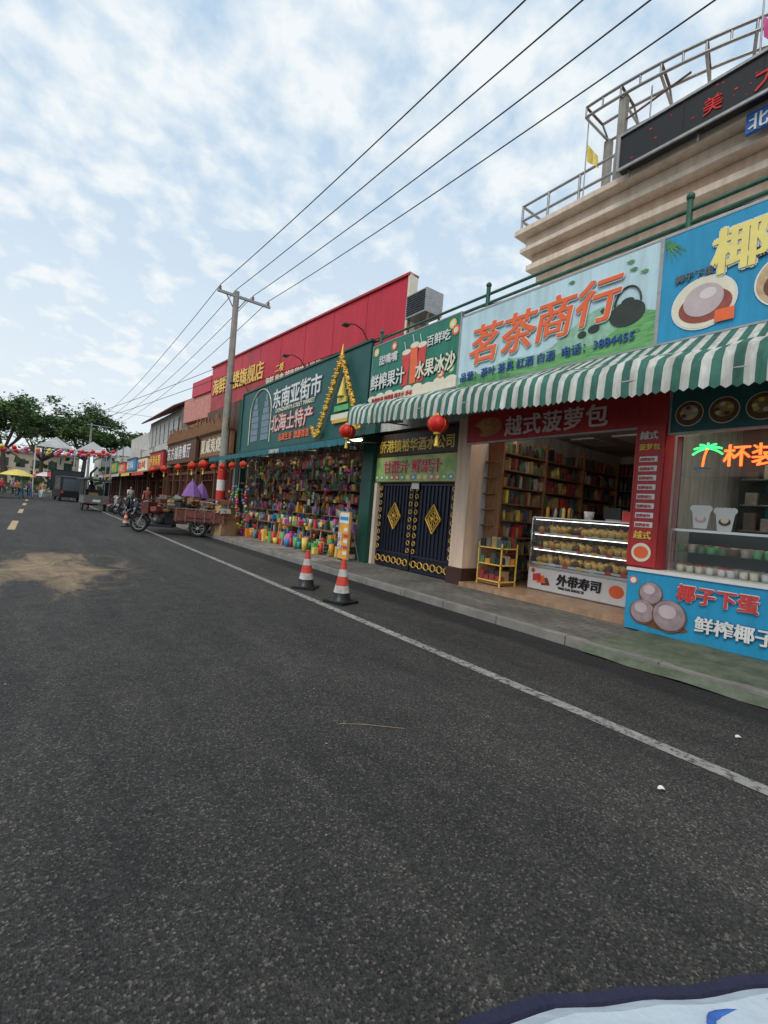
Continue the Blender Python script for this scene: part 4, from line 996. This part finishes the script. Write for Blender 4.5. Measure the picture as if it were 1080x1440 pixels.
# ------------------------------------------------------------------ rider's scooter with padded apron
psi=math.atan(492/660); Fv=Vector((math.sin(psi),math.cos(psi),0)); Rv=Vector((math.cos(psi),-math.sin(psi),0))
def W_(f,r,z): v=Fv*f+Rv*r; return Vector((v.x,v.y,z))
o=scooter(W_(-.02,.42,0),math.pi/2-psi,toy[4],.78)
g=MB(); qw=mat('apron_white',(.50,.57,.63),.8,.1,6,.25,bscale=30); qn=mat('apron_navy',(.02,.02,.05),.8,.2,6,.3,bscale=60); qb=mat('apron_blue',(.05,.15,.5),.6,.1)
E0=[(.10,-.02),(.30,.01),(.42,.06),(.468,.115),(.493,.198),(.506,.27),(.513,.33),(.527,.41),(.54,.48),(.545,.58),(.53,.70),(.46,.80),(.3,.86),(.10,.86)]
edge=[]
for i in range(len(E0)):
    a=E0[i]; b=E0[(i+1)%len(E0)]
    for q in range(4):
        t=q/4; w=.002*math.sin((i*4+q)*.9); edge.append((a[0]+(b[0]-a[0])*t+w,a[1]+(b[1]-a[1])*t))
cen=(.2,.43)
rings=[(1.0,.842,qn),(1.0,.852,qn),(.985,.861,qn),(.955,.860,qn),(.945,.855,qn),(.93,.864,qw),(.88,.876,qw),(.8,.880,qw),(.76,.874,qw),(.6,.885,qw),(.3,.89,qw),(.02,.89,qw)]
def rp(k,z): return [W_(cen[0]+(a-cen[0])*k,cen[1]+(b-cen[1])*k,z) for a,b in edge]
prev=None
for (k,z,m) in rings:
    cur=rp(k,z)
    if prev: n=len(cur); g.add(prev+cur,[(i,(i+1)%n,n+(i+1)%n,n+i) for i in range(n)],m,True)
    prev=cur
low=rp(.8,.35); top=rp(1.0,.842); n=len(top); g.add(top+low,[(i,(i+1)%n,n+(i+1)%n,n+i) for i in range(n)],qn,True)
def mot(f0,r0,rad,n_=24): return [W_(f0+rad*(1+.18*math.sin(3*t))*math.cos(t),r0+rad*1.5*math.sin(t),.886-.30*max(0,rad*math.cos(t)+f0-.44)) for t in [2*math.pi*i/n_ for i in range(n_+1)]]
g.tube(mot(.44,.42,.045),.004,qb,n=6); g.tube(mot(.43,.42,.022),.003,qb,n=6)
ap=g.build('padded_apron'); ap.parent=o; ap.matrix_parent_inverse=(Matrix.Translation(o.location)@Matrix.Rotation(math.pi/2-psi,4,'Z')@Matrix.Scale(.78,4)).inverted()

# ------------------------------------------------------------------ sky & light
w=bpy.data.worlds.new("World"); sc.world=w; w.use_nodes=True; nt=w.node_tree; n=nt.nodes; L=nt.links
for q in list(n): n.remove(q)
out=n.new('ShaderNodeOutputWorld'); sky=n.new('ShaderNodeTexSky'); sky.sky_type='NISHITA'; sky.sun_disc=False
sky.air_density=1.0; sky.dust_density=.8
b1=n.new('ShaderNodeBackground'); b1.inputs[1].default_value=.15; L.new(sky.outputs[0],b1.inputs[0])
b2=n.new('ShaderNodeBackground'); b2.inputs[1].default_value=1.12
tc=n.new('ShaderNodeTexCoord'); sp=n.new('ShaderNodeSeparateXYZ'); L.new(tc.outputs['Generated'],sp.inputs[0])
def mth(op,a,b=None,clamp=False):
    q=n.new('ShaderNodeMath'); q.operation=op; q.use_clamp=clamp
    for i,v in enumerate((a,b)):
        if v is None: continue
        if isinstance(v,(int,float)): q.inputs[i].default_value=v
        else: L.new(v,q.inputs[i])
    return q.outputs[0]
zz=mth('ADD',mth('MAXIMUM',sp.outputs[2],0.0),.30)
cx=mth('DIVIDE',sp.outputs[0],zz); cy=mth('DIVIDE',sp.outputs[1],zz)
cb=n.new('ShaderNodeCombineXYZ'); L.new(cx,cb.inputs[0]); L.new(cy,cb.inputs[1])
n1=n.new('ShaderNodeTexNoise'); n1.inputs['Scale'].default_value=10.5; n1.inputs['Detail'].default_value=7; n1.inputs['Roughness'].default_value=.55; n1.inputs['Distortion'].default_value=.15; L.new(cb.outputs[0],n1.inputs['Vector'])
n2=n.new('ShaderNodeTexNoise'); n2.inputs['Scale'].default_value=1.6; n2.inputs['Detail'].default_value=4; L.new(cb.outputs[0],n2.inputs['Vector'])
s=mth('ADD',mth('MULTIPLY',n1.outputs[0],.62),mth('MULTIPLY',n2.outputs[0],.48))
m1=mth('MULTIPLY',mth('SUBTRACT',s,.44),5.0,True)
haze=mth('SUBTRACT',1.0,mth('MULTIPLY',sp.outputs[2],1.5),True)
fac=mth('MAXIMUM',m1,mth('MULTIPLY',haze,.95),True)
cr=n.new('ShaderNodeValToRGB'); cr.color_ramp.elements[0].color=(.50,.66,.82,1); cr.color_ramp.elements[1].color=(.80,.845,.865,1); L.new(fac,cr.inputs[0]); L.new(cr.outputs[0],b2.inputs[0])
mx=n.new('ShaderNodeMixShader'); L.new(mth('ADD',mth('MULTIPLY',fac,.15),.85,True),mx.inputs[0]); L.new(b1.outputs[0],mx.inputs[1]); L.new(b2.outputs[0],mx.inputs[2]); L.new(mx.outputs[0],out.inputs[0])
sl=bpy.data.lights.new('sun','SUN'); sl.energy=1.5; sl.angle=math.radians(20); sl.color=(1,.92,.82); so=bpy.data.objects.new('sun',sl); sc.collection.objects.link(so)
sd=Vector((-.85,-.35,1.05)).normalized(); so.rotation_euler=sd.to_track_quat('Z','Y').to_euler(); so.location=(0,0,20)
sky.sun_rotation=math.atan2(sd.x,sd.y); sky.sun_elevation=math.asin(sd.z)
sc.view_settings.view_transform='Standard'; sc.view_settings.look='None'; sc.view_settings.exposure=0
# ------------------------------------------------------------------ camera
cam=bpy.data.cameras.new('camera'); cam.sensor_fit='VERTICAL'; cam.sensor_height=36; cam.lens=36*660/1440; cam.clip_start=.02; cam.clip_end=2000
co=bpy.data.objects.new('camera',cam); sc.collection.objects.link(co)
rho=math.radians(4.6); Z=Vector((0,0,1))
cxv=Rv*math.cos(rho)+Z*math.sin(rho); cyv=-Rv*math.sin(rho)+Z*math.cos(rho); czv=-Fv
M=Matrix((cxv,cyv,czv)).transposed().to_4x4(); M.translation=(0,0,1.35); co.matrix_world=M
sc.camera=co
